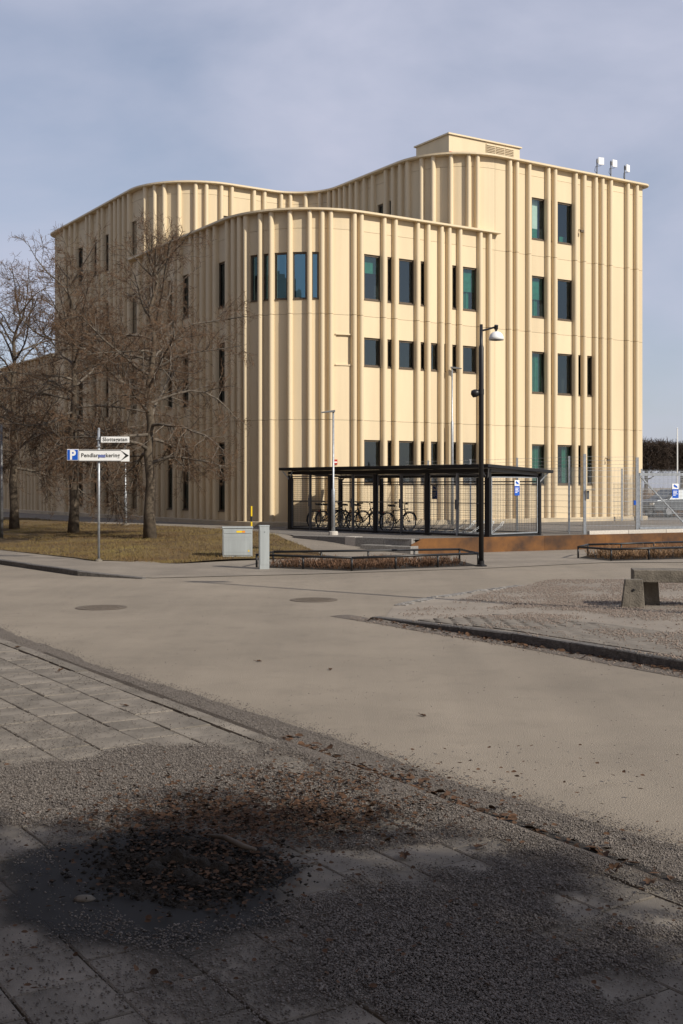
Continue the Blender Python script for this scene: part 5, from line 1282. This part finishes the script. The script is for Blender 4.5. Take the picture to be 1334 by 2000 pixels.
# ---------------------------------------------------------------- far right: hedge, car, shrubs
def twig_mass(name, x0, x1, y0, y1, z0, z1, n, m, parent=None, L=.5, r=.012):
    paths = []
    for _ in range(n):
        p = Vector((random.uniform(x0, x1), random.uniform(y0, y1), z0+(z1-z0)*random.random())); d = Vector((random.gauss(0, .6), random.gauss(0, .6), random.gauss(.4, .6))).normalized()
        paths.append((grow(p, d, L*random.uniform(.5, 1.2), 3, random, .1, .3), [r, r*.8, r*.5]))
    return np_mesh(name, *tubes_np(paths, 3), m, parent)
hl = ('clipped bare tree in the far row, partly hidden by the building corner', 'clipped bare tree in the far row, next to the pale pole', 'clipped bare tree in the far row at the right picture edge', 'clipped bare tree in the far row beyond the right edge')
for i in range(6):
    X0 = 17.6+i*2.6; Y0 = 77+.8*i
    lab = ('clipped bare tree behind the right end of the building', 'clipped bare tree in the far row, just right of the building', 'clipped bare tree in the far row left of the thin pale pole', 'clipped bare tree in the far row behind the thin pale pole', 'clipped bare tree in the far row at the right picture edge', 'last clipped bare tree of the far row on the right')[i]
    t = thing('pleached_tree', lab, 'tree', (X0, Y0, YARD), 0, 'row of clipped bare trees')
    q = MB(); q.tube([(0, 0, -.05), (.02, 0, 1.6), (0, .03, 4.2)], [.16, .13, .06], 8); q.build('trunk', M_BARK, t)
    paths = []
    for k in range(9): a = k*.7; paths.append((grow(Vector((0, 0, 2.0+.22*k)), Vector((math.cos(a), math.sin(a)*.6, .35)).normalized(), 1.4, 5, random, .05, .15), [.05, .04, .03, .02, .012]))
    np_mesh('branches', *tubes_np(paths, 5), M_BARK, t)
    twig_mass('crown', -1.4, 1.4, -.9, .9, 2.6, 4.35+.1*(i % 2), 5200, M_HEDGE, t, .45, .014)
# background shrubs and low bank
for i in range(7):
    X0 = 15.4+i*1.7; Y0 = 62+.8*i+random.random()*2
    t = thing('bare_shrub', ('brown bare shrub touching the building corner', 'second brown bare shrub from the building corner', 'third brown bare shrub behind the sliding gate', 'fourth brown bare shrub behind the sliding gate', 'fifth brown bare shrub beside the parked car', 'sixth brown bare shrub beyond the parked car', 'last brown bare shrub at the right')[i], 'shrub', (X0, Y0, YARD), 0, 'bare shrubs behind the gate')
    twig_mass('twigs', -1.0, 1.0, -.6, .6, 0, .9+.3*random.random(), 1500, M_STRAW if i % 2 else M_SHRUB, t, .5, .012)
    q = MB(); q.tube([(0, 0, -.05), (.03, 0, .5)], .03, 6); q.tube([(.2, 0, -.05), (.3, .05, .5)], .025, 6); q.build('stem', M_BARK, t)
def car(loc, rzz, label, m=M_CARP):
    t = thing('parked_car', label, 'car', loc, rzz)
    side = [(-2.1, .35), (-2.15, .62), (-2.0, .86), (-1.3, .93), (-.75, 1.40), (.75, 1.42), (1.45, .98), (2.05, .88), (2.15, .6), (2.1, .35)]
    q = MB(); n = len(side); V = []
    for y, k in ((-.85, 0), (-.80, 1), (.80, 1), (.85, 0)):
        for x, z in side: V.append((x, (y if z < 1.0 else y*.82), z))
    q.add(V, [(r*n+i, r*n+(i+1) % n, (r+1)*n+(i+1) % n, (r+1)*n+i) for r in range(3) for i in range(n)]+[tuple(range(n-1, -1, -1)), tuple(range(3*n, 4*n))]); q.build('body', m, t, bevel=.03)
    for s_ in (-1, 1):
        q = MB(); q.add([(-1.2, s_*.80, .95), (-.68, s_*.715, 1.34), (.68, s_*.715, 1.35), (1.25, s_*.80, .99)], [(0, 1, 2, 3)]); q.build('side_window', M_CARG, t)
        for x in (-1.3, 1.3):
            q = MB(); q.torus((x, s_*.78, .32), .24, .09, 18, 6); w__ = q.build('wheel', M_RUBBER, t, smooth=True)
            q = MB(); q.tube([(x, s_*.74, .32), (x, s_*.86, .32)], .18, 12); q.build('rim', M_CHROME, w__)
    for x0, x1, z0, z1 in ((-1.33, -.78, .955, 1.405), (.79, 1.45, 1.425, 1.005)):
        q = MB(); o = -.02 if x0 < 0 else .02; q.add([(x0+o, -.64, z0), (x1+o, -.6, z1), (x1+o, .6, z1), (x0+o, .64, z0)], [(0, 1, 2, 3)]); q.build('windscreen', M_CARG, t)
    for y in (-.6, .6):
        q = MB(); q.box(-2.16, -2.08, y-.16, y+.16, .62, .74); q.build('headlight', M_WHITE, t)
        q = MB(); q.box(2.08, 2.16, y-.16, y+.16, .65, .8); q.build('tail_light', M_RED, t)
car((17.4, 60.2, YARD), .35, 'dark grey car parked behind the sliding gate')
car((19.2, 66.0, YARD), .3, 'white car parked among the shrubs behind the grey car', M_WHITE)
